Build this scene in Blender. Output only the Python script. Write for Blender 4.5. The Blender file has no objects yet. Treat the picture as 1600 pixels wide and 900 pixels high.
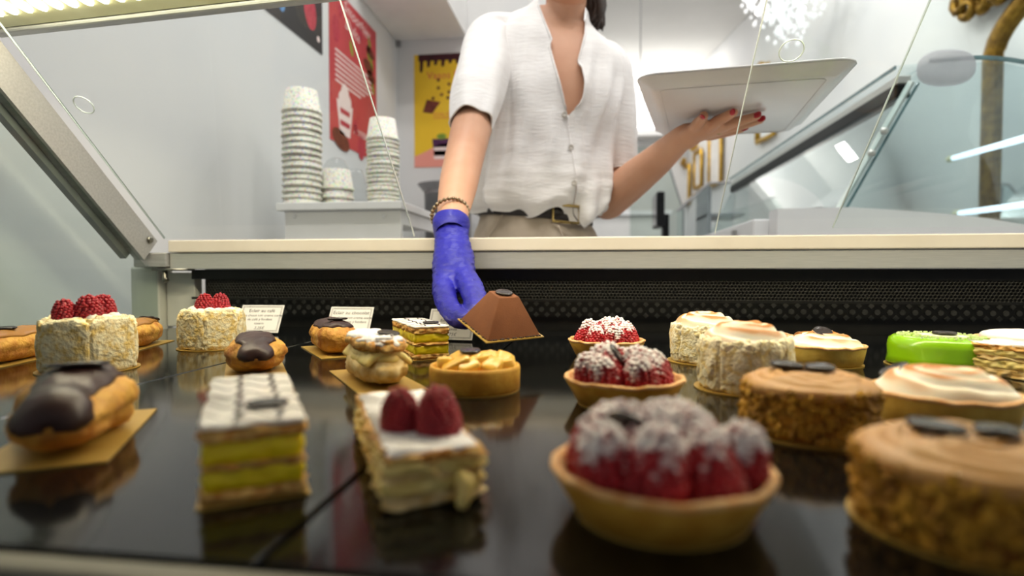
import bpy, bmesh, math, random
import numpy as np
from mathutils import Vector, Matrix, noise as mnoise

random.seed(7)
S = bpy.context.scene
COL = S.collection
PI = math.pi

# ------------------------------------------------------------------ camera
CZ = 0.80                      # camera height above the shop floor
FPX = 900.0                    # focal length in pixels of the 1600 px wide frame
YAW = math.atan(125.0 / FPX)   # looks a little to the left of the shop's long axis
PITCH = -math.atan(25.0 / FPX)
cam_d = bpy.data.cameras.new('camera')
cam_d.sensor_width = 36.0
cam_d.lens = FPX / 1600.0 * 36.0
cam_d.clip_start = 0.01
cam_d.dof.use_dof = True
cam_d.dof.focus_distance = 0.66
cam_d.dof.aperture_fstop = 3.7
cam = bpy.data.objects.new('camera', cam_d)
COL.objects.link(cam)
cam.location = (0, 0, CZ)
cam.rotation_euler = (PI / 2 + PITCH, 0, YAW)
S.camera = cam

# ------------------------------------------------------------------ world, lights, exposure
W = bpy.data.worlds.new('world')
S.world = W
W.use_nodes = True
W.node_tree.nodes['Background'].inputs[0].default_value = (0.86, 0.93, 1.0, 1)
W.node_tree.nodes['Background'].inputs[1].default_value = 0.24
S.view_settings.view_transform = 'Standard'
S.view_settings.look = 'None'
S.view_settings.gamma = 1.0
S.view_settings.use_curve_mapping = False
S.view_settings.exposure = -0.38
S.cycles.use_denoising = True
S.cycles.max_bounces = 10
S.cycles.transparent_max_bounces = 24
S.cycles.sample_clamp_indirect = 6.0

def area(name, loc, rot, sx, sy, power, col):
    d = bpy.data.lights.new(name, 'AREA')
    d.shape = 'RECTANGLE'
    d.size, d.size_y, d.energy, d.color = sx, sy, power, col
    o = bpy.data.objects.new(name, d)
    o.location, o.rotation_euler = loc, rot
    COL.objects.link(o)
    return o

CEIL = 3.15
# rows of square recessed downlights
for (x, y, p) in [(-.45, .15, 10), (-.45, .65, 10), (.05, .15, 8.5), (.05, .65, 8.5), (.6, .15, 9), (.6, .65, 9), (1.2, .4, 9), (1.5, 1.2, 8)] + \
                 [(.35, 2.5 + .55 * i, 9) for i in range(4)] + [(1.15, 2.5 + .55 * i, 6) for i in range(4)] + [(.3, 6.3, 8), (.85, 6.3, 8), (-.5, 2.0, 9)]:
    area('downlight', (x, y, CEIL - .012), (0, 0, 0), .2, .2, p, (1.0, .97, .93))

# ------------------------------------------------------------------ pixel helpers (a pixel and a real depth give a point)
_R = cam.rotation_euler.to_matrix()
def ray(px, py):
    return _R @ Vector(((px - 800) / FPX, (450 - py) / FPX, -1.0))
def at(px, py, Y):
    d = ray(px, py)
    return Vector((0, 0, CZ)) + d * (Y / d.y)
def on_plane(px, py, p0, n):
    d = ray(px, py); c = Vector((0, 0, CZ))
    return c + d * ((Vector(p0) - c).dot(n) / d.dot(n))
def at_x(px, py, X):
    d = ray(px, py)
    return Vector((0, 0, CZ)) + d * (X / d.x)
def at_z(px, py, Z):
    d = ray(px, py)
    return Vector((0, 0, CZ)) + d * ((Z - CZ) / d.z)

# ------------------------------------------------------------------ materials
def lin(h):
    if isinstance(h, str):
        h = h.lstrip('#')
        c = [int(h[i:i + 2], 16) / 255 for i in (0, 2, 4)]
    else:
        c = h
    return tuple(x / 12.92 if x <= .04045 else ((x + .055) / 1.055) ** 2.4 for x in c) + (1,)

MATS = {}
def M(name, col, rough=.5, metal=0, spec=.5, col2=None, nscale=40, ncon=(.35, .65), bump=None, sss=0, sssr=(.01, .006, .003),
      coat=0, trans=0, ior=1.45, emit=None, estr=0, stretch=(1, 1, 1), sheen=0, alpha=1, detail=4, coord='Object'):
    m = bpy.data.materials.new(name)
    m.use_nodes = True
    nt = m.node_tree; N = nt.nodes; L = nt.links
    b = N['Principled BSDF']
    b.inputs['Base Color'].default_value = lin(col)
    b.inputs['Roughness'].default_value = rough
    b.inputs['Metallic'].default_value = metal
    b.inputs['Specular IOR Level'].default_value = spec
    b.inputs['IOR'].default_value = ior
    b.inputs['Transmission Weight'].default_value = trans
    b.inputs['Coat Weight'].default_value = coat
    b.inputs['Coat Roughness'].default_value = .15
    b.inputs['Alpha'].default_value = alpha
    b.inputs['Sheen Weight'].default_value = sheen
    if sss:
        b.inputs['Subsurface Weight'].default_value = sss
        b.inputs['Subsurface Radius'].default_value = sssr
        b.inputs['Subsurface Scale'].default_value = 1.0
    if emit:
        b.inputs['Emission Color'].default_value = lin(emit)
        b.inputs['Emission Strength'].default_value = estr
    tc = mp = None
    if col2 or bump:
        tc = N.new('ShaderNodeTexCoord'); mp = N.new('ShaderNodeMapping')
        mp.inputs['Scale'].default_value = stretch
        L.new(tc.outputs[coord], mp.inputs['Vector'])
    if col2:
        n = N.new('ShaderNodeTexNoise'); n.inputs['Scale'].default_value = nscale; n.inputs['Detail'].default_value = detail
        r = N.new('ShaderNodeValToRGB')
        r.color_ramp.elements[0].position = ncon[0]; r.color_ramp.elements[0].color = lin(col)
        r.color_ramp.elements[1].position = ncon[1]; r.color_ramp.elements[1].color = lin(col2)
        L.new(mp.outputs[0], n.inputs['Vector']); L.new(n.outputs['Fac'], r.inputs['Fac']); L.new(r.outputs[0], b.inputs['Base Color'])
    if bump:
        n2 = N.new('ShaderNodeTexNoise'); n2.inputs['Scale'].default_value = bump[0]; n2.inputs['Detail'].default_value = 5
        bp = N.new('ShaderNodeBump'); bp.inputs['Strength'].default_value = bump[1]; bp.inputs['Distance'].default_value = bump[2]
        L.new(mp.outputs[0], n2.inputs['Vector']); L.new(n2.outputs['Fac'], bp.inputs['Height']); L.new(bp.outputs[0], b.inputs['Normal'])
    MATS[name] = m
    return m

def glass_mat(name, tint=(.93, .97, .96), ior=1.4, rough=.02):
    m = bpy.data.materials.new(name); m.use_nodes = True
    nt = m.node_tree; N = nt.nodes; L = nt.links
    N.remove(N['Principled BSDF'])
    t = N.new('ShaderNodeBsdfTransparent'); t.inputs[0].default_value = tint + (1,)
    g = N.new('ShaderNodeBsdfGlossy'); g.inputs['Roughness'].default_value = rough
    f = N.new('ShaderNodeFresnel'); f.inputs['IOR'].default_value = ior
    x = N.new('ShaderNodeMixShader')
    ge = N.new('ShaderNodeNewGeometry'); iv = N.new('ShaderNodeMath'); iv.operation = 'SUBTRACT'; iv.inputs[0].default_value = 1.0
    mu = N.new('ShaderNodeMath'); mu.operation = 'MULTIPLY'
    L.new(ge.outputs['Backfacing'], iv.inputs[1]); L.new(f.outputs[0], mu.inputs[0]); L.new(iv.outputs[0], mu.inputs[1])   # outer face reflects, inner face only lets through
    L.new(mu.outputs[0], x.inputs[0]); L.new(t.outputs[0], x.inputs[1]); L.new(g.outputs[0], x.inputs[2])
    L.new(x.outputs[0], N['Material Output'].inputs[0])
    MATS[name] = m
    return m

def dusted(name, col, col2, dust='#f6efec', lo=.25, hi=.75, nscale=260, rough=.35, amount=.62, sss=.0):
    """fruit dusted from above with icing sugar"""
    m = M(name, col, rough=rough, col2=col2, nscale=120, sss=sss)
    nt = m.node_tree; N = nt.nodes; L = nt.links
    b = N['Principled BSDF']
    src = b.inputs['Base Color'].links[0].from_socket
    ge = N.new('ShaderNodeNewGeometry'); sp = N.new('ShaderNodeSeparateXYZ'); L.new(ge.outputs['Normal'], sp.inputs[0])
    tc = N.new('ShaderNodeTexCoord'); so = N.new('ShaderNodeSeparateXYZ'); L.new(tc.outputs['Object'], so.inputs[0])
    n = N.new('ShaderNodeTexNoise'); n.inputs['Scale'].default_value = nscale; n.inputs['Detail'].default_value = 4
    L.new(tc.outputs['Object'], n.inputs['Vector'])
    hz = N.new('ShaderNodeMapRange'); hz.inputs['From Min'].default_value = .004; hz.inputs['From Max'].default_value = .020; L.new(so.outputs['Z'], hz.inputs['Value'])
    a0 = N.new('ShaderNodeMath'); a0.operation = 'MULTIPLY_ADD'; a0.inputs[1].default_value = .28; L.new(sp.outputs['Z'], a0.inputs[0]); L.new(hz.outputs[0], a0.inputs[2])
    a = N.new('ShaderNodeMath'); a.operation = 'MULTIPLY_ADD'; a.inputs[1].default_value = 2.6; L.new(n.outputs['Fac'], a.inputs[0]); L.new(a0.outputs[0], a.inputs[2])
    mr = N.new('ShaderNodeMapRange'); mr.inputs['From Min'].default_value = amount; mr.inputs['From Max'].default_value = amount + .45
    L.new(a.outputs[0], mr.inputs['Value'])
    mx = N.new('ShaderNodeMix'); mx.data_type = 'RGBA'
    L.new(mr.outputs[0], mx.inputs[0]); L.new(src, mx.inputs[6]); mx.inputs[7].default_value = lin(dust)
    L.new(mx.outputs[2], b.inputs['Base Color'])
    return m

# ------------------------------------------------------------------ object helpers
def mesh_of(bm, name, smooth=True):
    me = bpy.data.meshes.new(name)
    bmesh.ops.recalc_face_normals(bm, faces=bm.faces[:])
    bm.to_mesh(me); bm.free()
    if smooth:
        me.shade_smooth()
    return me
def link(name, me, mat, parent=None, loc=None, rot=None, scale=None, kind=None, label=None, auto=None):
    o = bpy.data.objects.new(name, me)
    COL.objects.link(o)
    if mat is not None and not len(me.materials):
        for mm in (mat if isinstance(mat, (list, tuple)) else [mat]):
            me.materials.append(MATS[mm] if isinstance(mm, str) else mm)
    if parent: o.parent = parent
    if loc is not None: o.location = loc
    if rot is not None: o.rotation_euler = rot
    if scale is not None: o.scale = scale
    if kind: o['kind'] = kind
    if label: o['label'] = label
    return o
def part(name, bm, mat, parent, smooth=True, **k):
    return link(name, mesh_of(bm, name, smooth), mat, parent, **k)
def tag(o, label, cat, group=None):
    o['label'] = label; o['category'] = cat
    if group: o['group'] = group
    return o
def thing(name, label, cat, loc=(0, 0, 0), rotz=0, group=None, rot=None):
    o = bpy.data.objects.new(name, None)
    COL.objects.link(o)
    o.empty_display_size = .02
    o.location = loc
    o.rotation_euler = rot if rot is not None else (0, 0, rotz)
    return tag(o, label, cat, group)
def struct(name, bm, mat, smooth=False):
    o = part(name, bm, mat, None, smooth)
    o['kind'] = 'structure'
    return o

def new(): return bmesh.new()
def box(bm, x0, x1, y0, y1, z0, z1, bev=0, seg=2):
    r = bmesh.ops.create_cube(bm, size=1.0)
    vs = r['verts']
    for v in vs:
        v.co = Vector((x0 + (v.co.x + .5) * (x1 - x0), y0 + (v.co.y + .5) * (y1 - y0), z0 + (v.co.z + .5) * (z1 - z0)))
    if bev:
        es = list({e for v in vs for e in v.link_edges})
        bmesh.ops.bevel(bm, geom=es, offset=bev, segments=seg, affect='EDGES', profile=.5)
    return bm
def quadbox(bm, pts, thick):
    """slab under/behind a quad of 4 points, extruded along -normal"""
    p = [Vector(q) for q in pts]
    n = (p[1] - p[0]).cross(p[2] - p[0]).normalized() * thick
    a = [bm.verts.new(q) for q in p]; b = [bm.verts.new(q - n) for q in p]
    bm.faces.new(a); bm.faces.new(b[::-1])
    k = len(p)
    for i in range(k):
        bm.faces.new((a[i], b[i], b[(i + 1) % k], a[(i + 1) % k]))
    return bm
def lathe(bm, prof, seg=48, closed=False, fn=None):
    rings = []
    for (r, z) in prof:
        if r < 1e-6:
            rings.append([bm.verts.new((0, 0, z))]); continue
        ring = []
        for i in range(seg):
            a = 2 * PI * i / seg
            co = Vector((r * math.cos(a), r * math.sin(a), z))
            if fn: co = fn(co, a, r, z)
            ring.append(bm.verts.new(co))
        rings.append(ring)
    pairs = list(zip(rings, rings[1:])) + ([(rings[-1], rings[0])] if closed else [])
    for A, B in pairs:
        if len(A) == 1 and len(B) == 1: continue
        for i in range(seg):
            j = (i + 1) % seg
            if len(A) == 1: bm.faces.new((A[0], B[j], B[i]))
            elif len(B) == 1: bm.faces.new((A[i], A[j], B[0]))
            else: bm.faces.new((A[i], A[j], B[j], B[i]))
    return bm
def tube(bm, pts, radii, seg=12, cap=True, flat=None, up=None, round_ends=False):
    """tube through points; flat = (a,b) scale of the two cross axes"""
    P = [Vector(p) for p in pts]; R = list(radii) if hasattr(radii, '__len__') else [radii] * len(pts)
    if round_ends:
        d0 = (P[0] - P[1]).normalized(); d1 = (P[-1] - P[-2]).normalized()
        P = [P[0] + d0 * R[0] * .85, P[0] + d0 * R[0] * .55] + P + [P[-1] + d1 * R[-1] * .55, P[-1] + d1 * R[-1] * .85]
        R = [R[0] * .45, R[0] * .83] + R + [R[-1] * .83, R[-1] * .45]
    rings = []; prev = None
    for i, p in enumerate(P):
        t = (P[min(i + 1, len(P) - 1)] - P[max(i - 1, 0)]).normalized()
        if prev is None:
            u = Vector(up) if up else (Vector((0, 0, 1)) if abs(t.z) < .9 else Vector((1, 0, 0)))
        else:
            u = prev
        u = (u - t * u.dot(t)).normalized(); prev = u
        w = t.cross(u)
        fa, fb = flat if flat else (1, 1)
        rings.append([bm.verts.new(p + (u * math.cos(2 * PI * k / seg) * fa + w * math.sin(2 * PI * k / seg) * fb) * R[i]) for k in range(seg)])
    for A, B in zip(rings, rings[1:]):
        for k in range(seg):
            bm.faces.new((A[k], A[(k + 1) % seg], B[(k + 1) % seg], B[k]))
    if cap:
        bm.faces.new(rings[0][::-1]); bm.faces.new(rings[-1])
    return bm
def spline(pts, n):
    """Catmull-Rom resample of points (any dimension)"""
    P = np.array([tuple(p) for p in pts], float)
    Q = np.vstack([2 * P[0] - P[1], P, 2 * P[-1] - P[-2]])
    out = []
    m = len(P) - 1
    for i in range(n):
        s = i / (n - 1) * m; k = min(int(s), m - 1); t = s - k
        a, b, c, d = Q[k], Q[k + 1], Q[k + 2], Q[k + 3]
        out.append(.5 * (2 * b + (c - a) * t + (2 * a - 5 * b + 4 * c - d) * t * t + (3 * b - a - 3 * c + d) * t ** 3))
    return out
_ico = {}
def ico(bm, c, r, sub=1, scale=(1, 1, 1), jit=0):
    if sub not in _ico:
        tb_ = bmesh.new(); bmesh.ops.create_icosphere(tb_, subdivisions=sub, radius=1.0); tb_.verts.index_update()
        _ico[sub] = ([tuple(v.co) for v in tb_.verts], [tuple(v.index for v in f.verts) for f in tb_.faces]); tb_.free()
    V_, F_ = _ico[sub]
    vs = []
    for (x, y, z) in V_:
        k = r * (1 + (random.uniform(-jit, jit) if jit else 0))
        vs.append(bm.verts.new((c[0] + x * scale[0] * k, c[1] + y * scale[1] * k, c[2] + z * scale[2] * k)))
    for f in F_: bm.faces.new([vs[i] for i in f])
    return vs
def superell(bm, c, hx, hy, hz, e1=.4, e2=.4, nu=20, nv=12, fn=None):
    """superellipsoid: e small = boxy"""
    def sg(x, e): return math.copysign(abs(x) ** e, x)
    rows = []
    for j in range(nv + 1):
        v = -PI / 2 + PI * j / nv
        row = []
        for i in range(nu):
            u = 2 * PI * i / nu
            co = Vector((hx * sg(math.cos(v), e1) * sg(math.cos(u), e2), hy * sg(math.cos(v), e1) * sg(math.sin(u), e2), hz * sg(math.sin(v), e1)))
            if fn: co = fn(co)
            co += Vector(c)
            row.append(co)
        if j in (0, nv): rows.append([bm.verts.new(sum(row, Vector()) / nu)])
        else: rows.append([bm.verts.new(q) for q in row])
    for A, B in zip(rows, rows[1:]):
        for i in range(nu):
            k = (i + 1) % nu
            if len(A) == 1: bm.faces.new((A[0], B[k], B[i]))
            elif len(B) == 1: bm.faces.new((A[i], A[k], B[0]))
            else: bm.faces.new((A[i], A[k], B[k], B[i]))
    return bm
def nz(x, y, z, s=1.0): return mnoise.noise(Vector((x * s, y * s, z * s)))
def remeshed(bm, voxel, smooth_it=4, smooth_f=.5, name='tmp'):
    me = bpy.data.meshes.new('tmp'); bmesh.ops.recalc_face_normals(bm, faces=bm.faces[:]); bm.to_mesh(me); bm.free()
    o = bpy.data.objects.new('tmp', me); COL.objects.link(o)
    m = o.modifiers.new('r', 'REMESH'); m.mode = 'VOXEL'; m.voxel_size = voxel; m.use_smooth_shade = True
    if smooth_it:
        s = o.modifiers.new('s', 'SMOOTH'); s.iterations = smooth_it; s.factor = smooth_f
    dg = bpy.context.evaluated_depsgraph_get()
    out = bpy.data.meshes.new_from_object(o.evaluated_get(dg)); out.name = name
    out.shade_smooth()
    bpy.data.objects.remove(o); bpy.data.meshes.remove(me)
    return out
_tcache = {}
def text_mesh(s, size, align='CENTER', extrude=0.0, shear=0.0):
    c = bpy.data.curves.new('txt', 'FONT'); c.body = s; c.size = size; c.align_x = align; c.align_y = 'CENTER'; c.extrude = extrude; c.shear = shear
    c.resolution_u = 2
    o = bpy.data.objects.new('txt', c); COL.objects.link(o)
    dg = bpy.context.evaluated_depsgraph_get()
    me = bpy.data.meshes.new_from_object(o.evaluated_get(dg))
    bpy.data.objects.remove(o); bpy.data.curves.remove(c)
    return me
def add_text(bm, s, size, x, y, align='CENTER', z=0, rot=0, shear=0.0):
    me = text_mesh(s, size, align, 0, shear)
    me.transform(Matrix.Translation((x, y, z)) @ Matrix.Rotation(rot, 4, 'Z'))
    bm.from_mesh(me); bpy.data.meshes.remove(me)
def poly(bm, pts, z=0):
    return bm.faces.new([bm.verts.new((p[0], p[1], z)) for p in pts])
def disc(bm, x, y, r, z=0, seg=16, sx=1, sy=1, rot=0):
    c, s = math.cos(rot), math.sin(rot)
    pts = []
    for i in range(seg):
        a = 2 * PI * i / seg
        px, py = r * sx * math.cos(a), r * sy * math.sin(a)
        pts.append((x + px * c - py * s, y + px * s + py * c))
    return poly(bm, pts, z)
# ================================================================== materials
M('wall_white', '#dcdcdb', .7, col2='#d6d7d8', nscale=3, bump=(60, .05, .002))
M('ceiling_white', '#dfdedb', .8, col2='#d8d7d4', nscale=2)
M('floor_tile', '#b9b4ad', .35, col2='#aaa59e', nscale=6)
M('white_laminate', '#e4e3e2', .35, col2='#dedddc', nscale=9)
M('white_gloss', '#e8e8ea', .18, col2='#e2e2e6', nscale=5)
M('worktop_white', '#dcd4c6', .35, col2='#d6cdbe', nscale=14)
M('steel', '#cdcdc8', .40, metal=.6, col2='#c0c1bd', nscale=30, stretch=(1, 30, 30))
M('aluminium', '#b4b3b0', .42, metal=.55, col2='#a9a8a5', nscale=22, stretch=(1, 14, 14))
M('bolt_metal', '#8d8b80', .35, metal=1, col2='#7c7a70', nscale=80)
M('black_acrylic', '#0a0b0b', .10, spec=.42, col2='#101111', nscale=12, bump=(30, .02, .001))
M('black_joint', '#040404', .6)
M('black_metal', '#0e0e0d', .45, spec=.4, col2='#151512', nscale=50)
M('grille_metal', '#23221c', .5, spec=.4, col2='#1b1a15', nscale=60)
M('grille_dot', '#4a4a48', .5, spec=.3, col2='#3c3c3a', nscale=80)
M('ledge', '#6e6c60', .5, col2='#625f54', nscale=20)
M('post_white', '#cfd0c6', .4, col2='#c4c6bc', nscale=8)
M('lamp_white', '#e3dfb8', .4, col2='#d8d3a8', nscale=18)
M('led', '#ffffff', .3, emit='#fff8dc', estr=14)
M('led_cool', '#ffffff', .3, emit='#dfeaff', estr=2.6)
M('black_plastic', '#08090a', .45, spec=.2, col2='#141517', nscale=40)
M('grey_plastic', '#8f8f90', .4, col2='#868688', nscale=20)
M('screen', '#2b2e33', .12, col2='#33373d', nscale=4)
M('gold', '#98742c', .36, metal=.8, col2='#6e5018', nscale=30, bump=(90, .3, .004))
M('gold_frame_light', '#d8b048', .35, metal=.6, col2='#b58a28', nscale=30, bump=(60, .2, .004))
M('mirror', '#e6eaec', .03, metal=1, col2='#dfe4e6', nscale=2)
M('picture_white', '#eceae6', .4, col2='#dcdad6', nscale=8)
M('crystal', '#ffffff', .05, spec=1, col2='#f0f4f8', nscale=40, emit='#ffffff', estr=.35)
M('bulb', '#ffffff', .3, emit='#fffaf0', estr=6)
glass_mat('glass', (.965, .985, .98), 1.33)
glass_mat('glass_green', (.83, .875, .855), 1.4, .06)
glass_mat('glass_case', (.93, .965, .97), 1.45)
glass_mat('plastic_clear', (.93, .94, .94), 1.4, .08)
M('glass_edge', '#dfe8e4', .2, spec=.7, col2='#cfdcd8', nscale=30)
M('glass_edge_dark', '#4e6468', .2, spec=.7, col2='#5f7c80', nscale=30)
M('frosted_cap', '#cdcad0', .5, col2='#c4c1c8', nscale=20, alpha=.55)
# posters
M('poster_red', '#c9474c', .45, col2='#b83a42', nscale=5)
M('poster_yellow', '#ecc52e', .45, col2='#e4bb26', nscale=5)
M('poster_black', '#262325', .45, col2='#2e2a2c', nscale=8)
M('print_white', '#f0dcd8', .5); M('print_pink', '#e07b78', .5, col2='#d86c70', nscale=8)
M('print_choc', '#4a1620', .5, col2='#3a1018', nscale=30); M('print_red', '#a8283a', .5, col2='#c23c50', nscale=60)
M('print_salmon', '#e9998a', .5); M('print_green', '#9db03a', .5, col2='#6f8a2a', nscale=40); M('print_blue', '#6f9fd0', .5, col2='#44689c', nscale=60)
M('print_yellow', '#d8d050', .5, col2='#b8b83a', nscale=40); M('print_brown', '#7a3826', .5, col2='#5a2418', nscale=40)
M('print_purple', '#4a1c4a', .5); M('print_ink', '#3a3532', .6); M('print_coral', '#d65a4c', .5)
M('paper_white', '#d3cfc6', .6, col2='#cdc9c0', nscale=20)
# cup
m = M('cup_paper', '#ece9dc', .5, col2='#e6e2d2', nscale=10)
nt = m.node_tree; N_ = nt.nodes; L_ = nt.links
vo = N_.new('ShaderNodeTexVoronoi'); vo.inputs['Scale'].default_value = 190
mp2 = N_.new('ShaderNodeMapping'); mp2.inputs['Scale'].default_value = (1, 1, 1.6)
tc2 = N_.new('ShaderNodeTexCoord'); L_.new(tc2.outputs['Object'], mp2.inputs[0]); L_.new(mp2.outputs[0], vo.inputs['Vector'])
hs = N_.new('ShaderNodeHueSaturation'); hs.inputs['Saturation'].default_value = 1.1; hs.inputs['Value'].default_value = .9; L_.new(vo.outputs['Color'], hs.inputs['Color'])
cr = N_.new('ShaderNodeValToRGB'); cr.color_ramp.elements[0].position = .30; cr.color_ramp.elements[0].color = (1, 1, 1, 1); cr.color_ramp.elements[1].position = .42; cr.color_ramp.elements[1].color = (0, 0, 0, 1)
L_.new(vo.outputs['Distance'], cr.inputs[0])
mul = N_.new('ShaderNodeMath'); mul.operation = 'MULTIPLY'; mul.inputs[1].default_value = .9; L_.new(cr.outputs[0], mul.inputs[0])
mx2 = N_.new('ShaderNodeMix'); mx2.data_type = 'RGBA'; L_.new(mul.outputs[0], mx2.inputs[0])
bs = N_['Principled BSDF']; src = bs.inputs['Base Color'].links[0].from_socket
L_.new(src, mx2.inputs[6]); L_.new(hs.outputs[0], mx2.inputs[7]); L_.new(mx2.outputs[2], bs.inputs['Base Color'])
M('cup_rim', '#e6e1d0', .45)
# pastry
M('tart_crust', '#cfa03c', .65, col2='#b98426', nscale=90, bump=(300, .35, .001), sss=.06)
M('tart_crust_pale', '#d6b556', .65, col2='#c8a040', nscale=90, bump=(300, .35, .001), sss=.06)
M('crust_rim', '#d29450', .65, col2='#e3bb84', nscale=160, bump=(300, .4, .001))
M('puff', '#dcb468', .7, col2='#b47426', nscale=190, bump=(260, .6, .0015))
M('puff_pale', '#ead29a', .7, col2='#d6ae62', nscale=120, bump=(260, .6, .0015))
M('choux', '#d8a548', .6, col2='#aa6a24', nscale=60, bump=(85, .9, .005), sss=.05)
M('custard', '#f0d81c', .4, col2='#e2c412', nscale=80, sss=.15, bump=(160, .3, .001))
M('custard_pale', '#ecd68a', .45, col2='#dcc06a', nscale=90, sss=.15, bump=(120, .4, .0015))
M('chocolate', '#3c2420', .42, col2='#2e1b18', nscale=40, bump=(120, .15, .001))
M('choc_disc', '#2c2320', .22, spec=.6, col2='#231b19', nscale=40)
M('coffee_glaze', '#a5763a', .25, col2='#96682f', nscale=20)
M('icing', '#f1ece6', .35, col2='#e8e2da', nscale=40, sss=.1)
M('sugar', '#f7f4f2', .8, col2='#ece7e4', nscale=300, bump=(500, .5, .001))
M('cream_white', '#f4eee2', .45, col2='#ece4d4', nscale=60, sss=.15)
M('ladyfinger', '#e6cf8c', .85, col2='#f1e7c6', nscale=150, ncon=(.4, .56), bump=(420, .9, .002))
M('ladyfinger_golden', '#e4c474', .85, col2='#f2e6bf', nscale=120, ncon=(.38, .58), bump=(300, .8, .003))
M('raspberry', '#a8222c', .38, col2='#8a1524', nscale=90, sss=.15, bump=(1500, .2, .0004))
dusted('raspberry_sugared', '#b8202a', '#90121c', amount=1.95, nscale=190)
M('cake_sponge', '#b8801c', .8, col2='#7c4c0c', nscale=160, bump=(220, .8, .003))
M('crumb', '#c8962a', .75, col2='#74480c', nscale=110, ncon=(.35, .7), bump=(300, .5, .001))
M('coffee_cream', '#c99a5c', .45, col2='#bd8a48', nscale=30, sss=.08)
M('gold_card', '#c0a052', .4, metal=.35, col2='#ae8c3e', nscale=20)
M('card_edge', '#d9d2bd', .5)
M('green_glaze', '#8fc312', .2, col2='#7fb30a', nscale=20, sss=.1, coat=.3)
M('coconut', '#e8eccb', .8, col2='#d8e2a0', nscale=200, bump=(400, .5, .001))
M('cocoa_velvet', '#7e4c2a', .8, col2='#744424', nscale=40, bump=(900, .35, .0006))
M('apple', '#e2ac33', .3, col2='#eec254', nscale=45, sss=.15, coat=.25)
M('almond', '#e6c890', .5, col2='#a86a2c', nscale=120)
# meringue: white, with scorched streaks
m = M('meringue', '#f6f0e2', .5, col2='#f0e6d0', nscale=30, sss=.1)
nt = m.node_tree; b_ = nt.nodes['Principled BSDF']; src = b_.inputs['Base Color'].links[0].from_socket
at_ = nt.nodes.new('ShaderNodeAttribute'); at_.attribute_name = 'toast'
rp = nt.nodes.new('ShaderNodeValToRGB'); rp.color_ramp.elements[0].position = .05; rp.color_ramp.elements[0].color = (0, 0, 0, 1); rp.color_ramp.elements[1].position = .95; rp.color_ramp.elements[1].color = (1, 1, 1, 1)
rc = nt.nodes.new('ShaderNodeValToRGB'); rc.color_ramp.elements[0].position = .0; rc.color_ramp.elements[0].color = lin('#f0d9a4'); rc.color_ramp.elements[1].position = .9; rc.color_ramp.elements[1].color = lin('#bf7a2c')
mx_ = nt.nodes.new('ShaderNodeMix'); mx_.data_type = 'RGBA'
nt.links.new(at_.outputs['Fac'], rp.inputs[0]); nt.links.new(at_.outputs['Fac'], rc.inputs[0]); nt.links.new(rp.outputs[0], mx_.inputs[0]); nt.links.new(src, mx_.inputs[6]); nt.links.new(rc.outputs[0], mx_.inputs[7]); nt.links.new(mx_.outputs[2], b_.inputs['Base Color'])
# person
M('skin', '#d3a284', .5, col2='#cb9778', nscale=12, bump=(260, .05, .001), sss=.12, sssr=(.012, .005, .003))
m = M('linen', '#f2f0ee', .8, col2='#ebe8e6', nscale=20, bump=(70, .5, .003), stretch=(.6, .6, 3.5), sheen=.1)
M('cuff_thread', '#e9e6e1', .8)
M('trouser', '#b5a898', .85, col2='#a99c8c', nscale=30, bump=(400, .3, .001))
M('belt', '#2b2724', .4, col2='#35302c', nscale=40)
M('brass', '#c8b070', .3, metal=1, col2='#a8935a', nscale=60)
M('hair', '#3a2a20', .5, col2='#241811', nscale=60, stretch=(8, 8, .6), bump=(200, .5, .002))
M('glove', '#1c1a98', .42, col2='#171586', nscale=16, bump=(60, .5, .004), stretch=(1, 1, 3.2), sss=.03)
M('nail_red', '#b51226', .18, coat=.5)
M('bracelet_metal', '#a89880', .3, metal=1, col2='#8c7a62', nscale=90)
M('button', '#cfcac2', .3, col2='#b8b2a8', nscale=90)
M('lip', '#b56a62', .4); M('eye_white', '#e8e6e2', .3); M('iris', '#3b2a20', .2)
M('shoe', '#ded9d2', .5)
M('tray_white', '#e2e0df', .22, col2='#dbd9d9', nscale=6)
# ================================================================== the room
XW = -0.90                     # wall on the left
YB = 2.60                      # short wall behind the woman
def xr(y): return 2.36 - .17 * y
struct('floor', box(new(), -1.0, 2.9, -2.5, 7.4, -.05, 0), 'floor_tile')
struct('ceiling', box(new(), -1.0, 2.9, -2.5, 7.4, CEIL, CEIL + .05), 'ceiling_white')
struct('wall_left', box(new(), XW - .08, XW, -2.5, YB, 0, CEIL), 'wall_white')
struct('wall_back', box(new(), XW - .08, -.05, YB, YB + .1, 0, CEIL), 'wall_white')
struct('wall_partition', box(new(), -.15, -.05, YB + .1, 7.3, 0, CEIL), 'wall_white')
struct('wall_far', box(new(), -.15, 1.6, 7.2, 7.3, 0, CEIL), 'wall_white')
bm = new(); quadbox(bm, [(xr(-2.5), -2.5, 0), (xr(7.3), 7.3, 0), (xr(7.3), 7.3, CEIL), (xr(-2.5), -2.5, CEIL)], -.08)
struct('wall_right', bm, 'wall_white')

# ceiling air slot
o = tag(part('air_vent', box(new(), 0, .06, 0, .6, -.012, 0, .003), 'grey_plastic', None, False), 'narrow grey slot in the ceiling above the gold mirror', 'vent')
o.location = (1.35, 3.4, CEIL)

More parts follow.
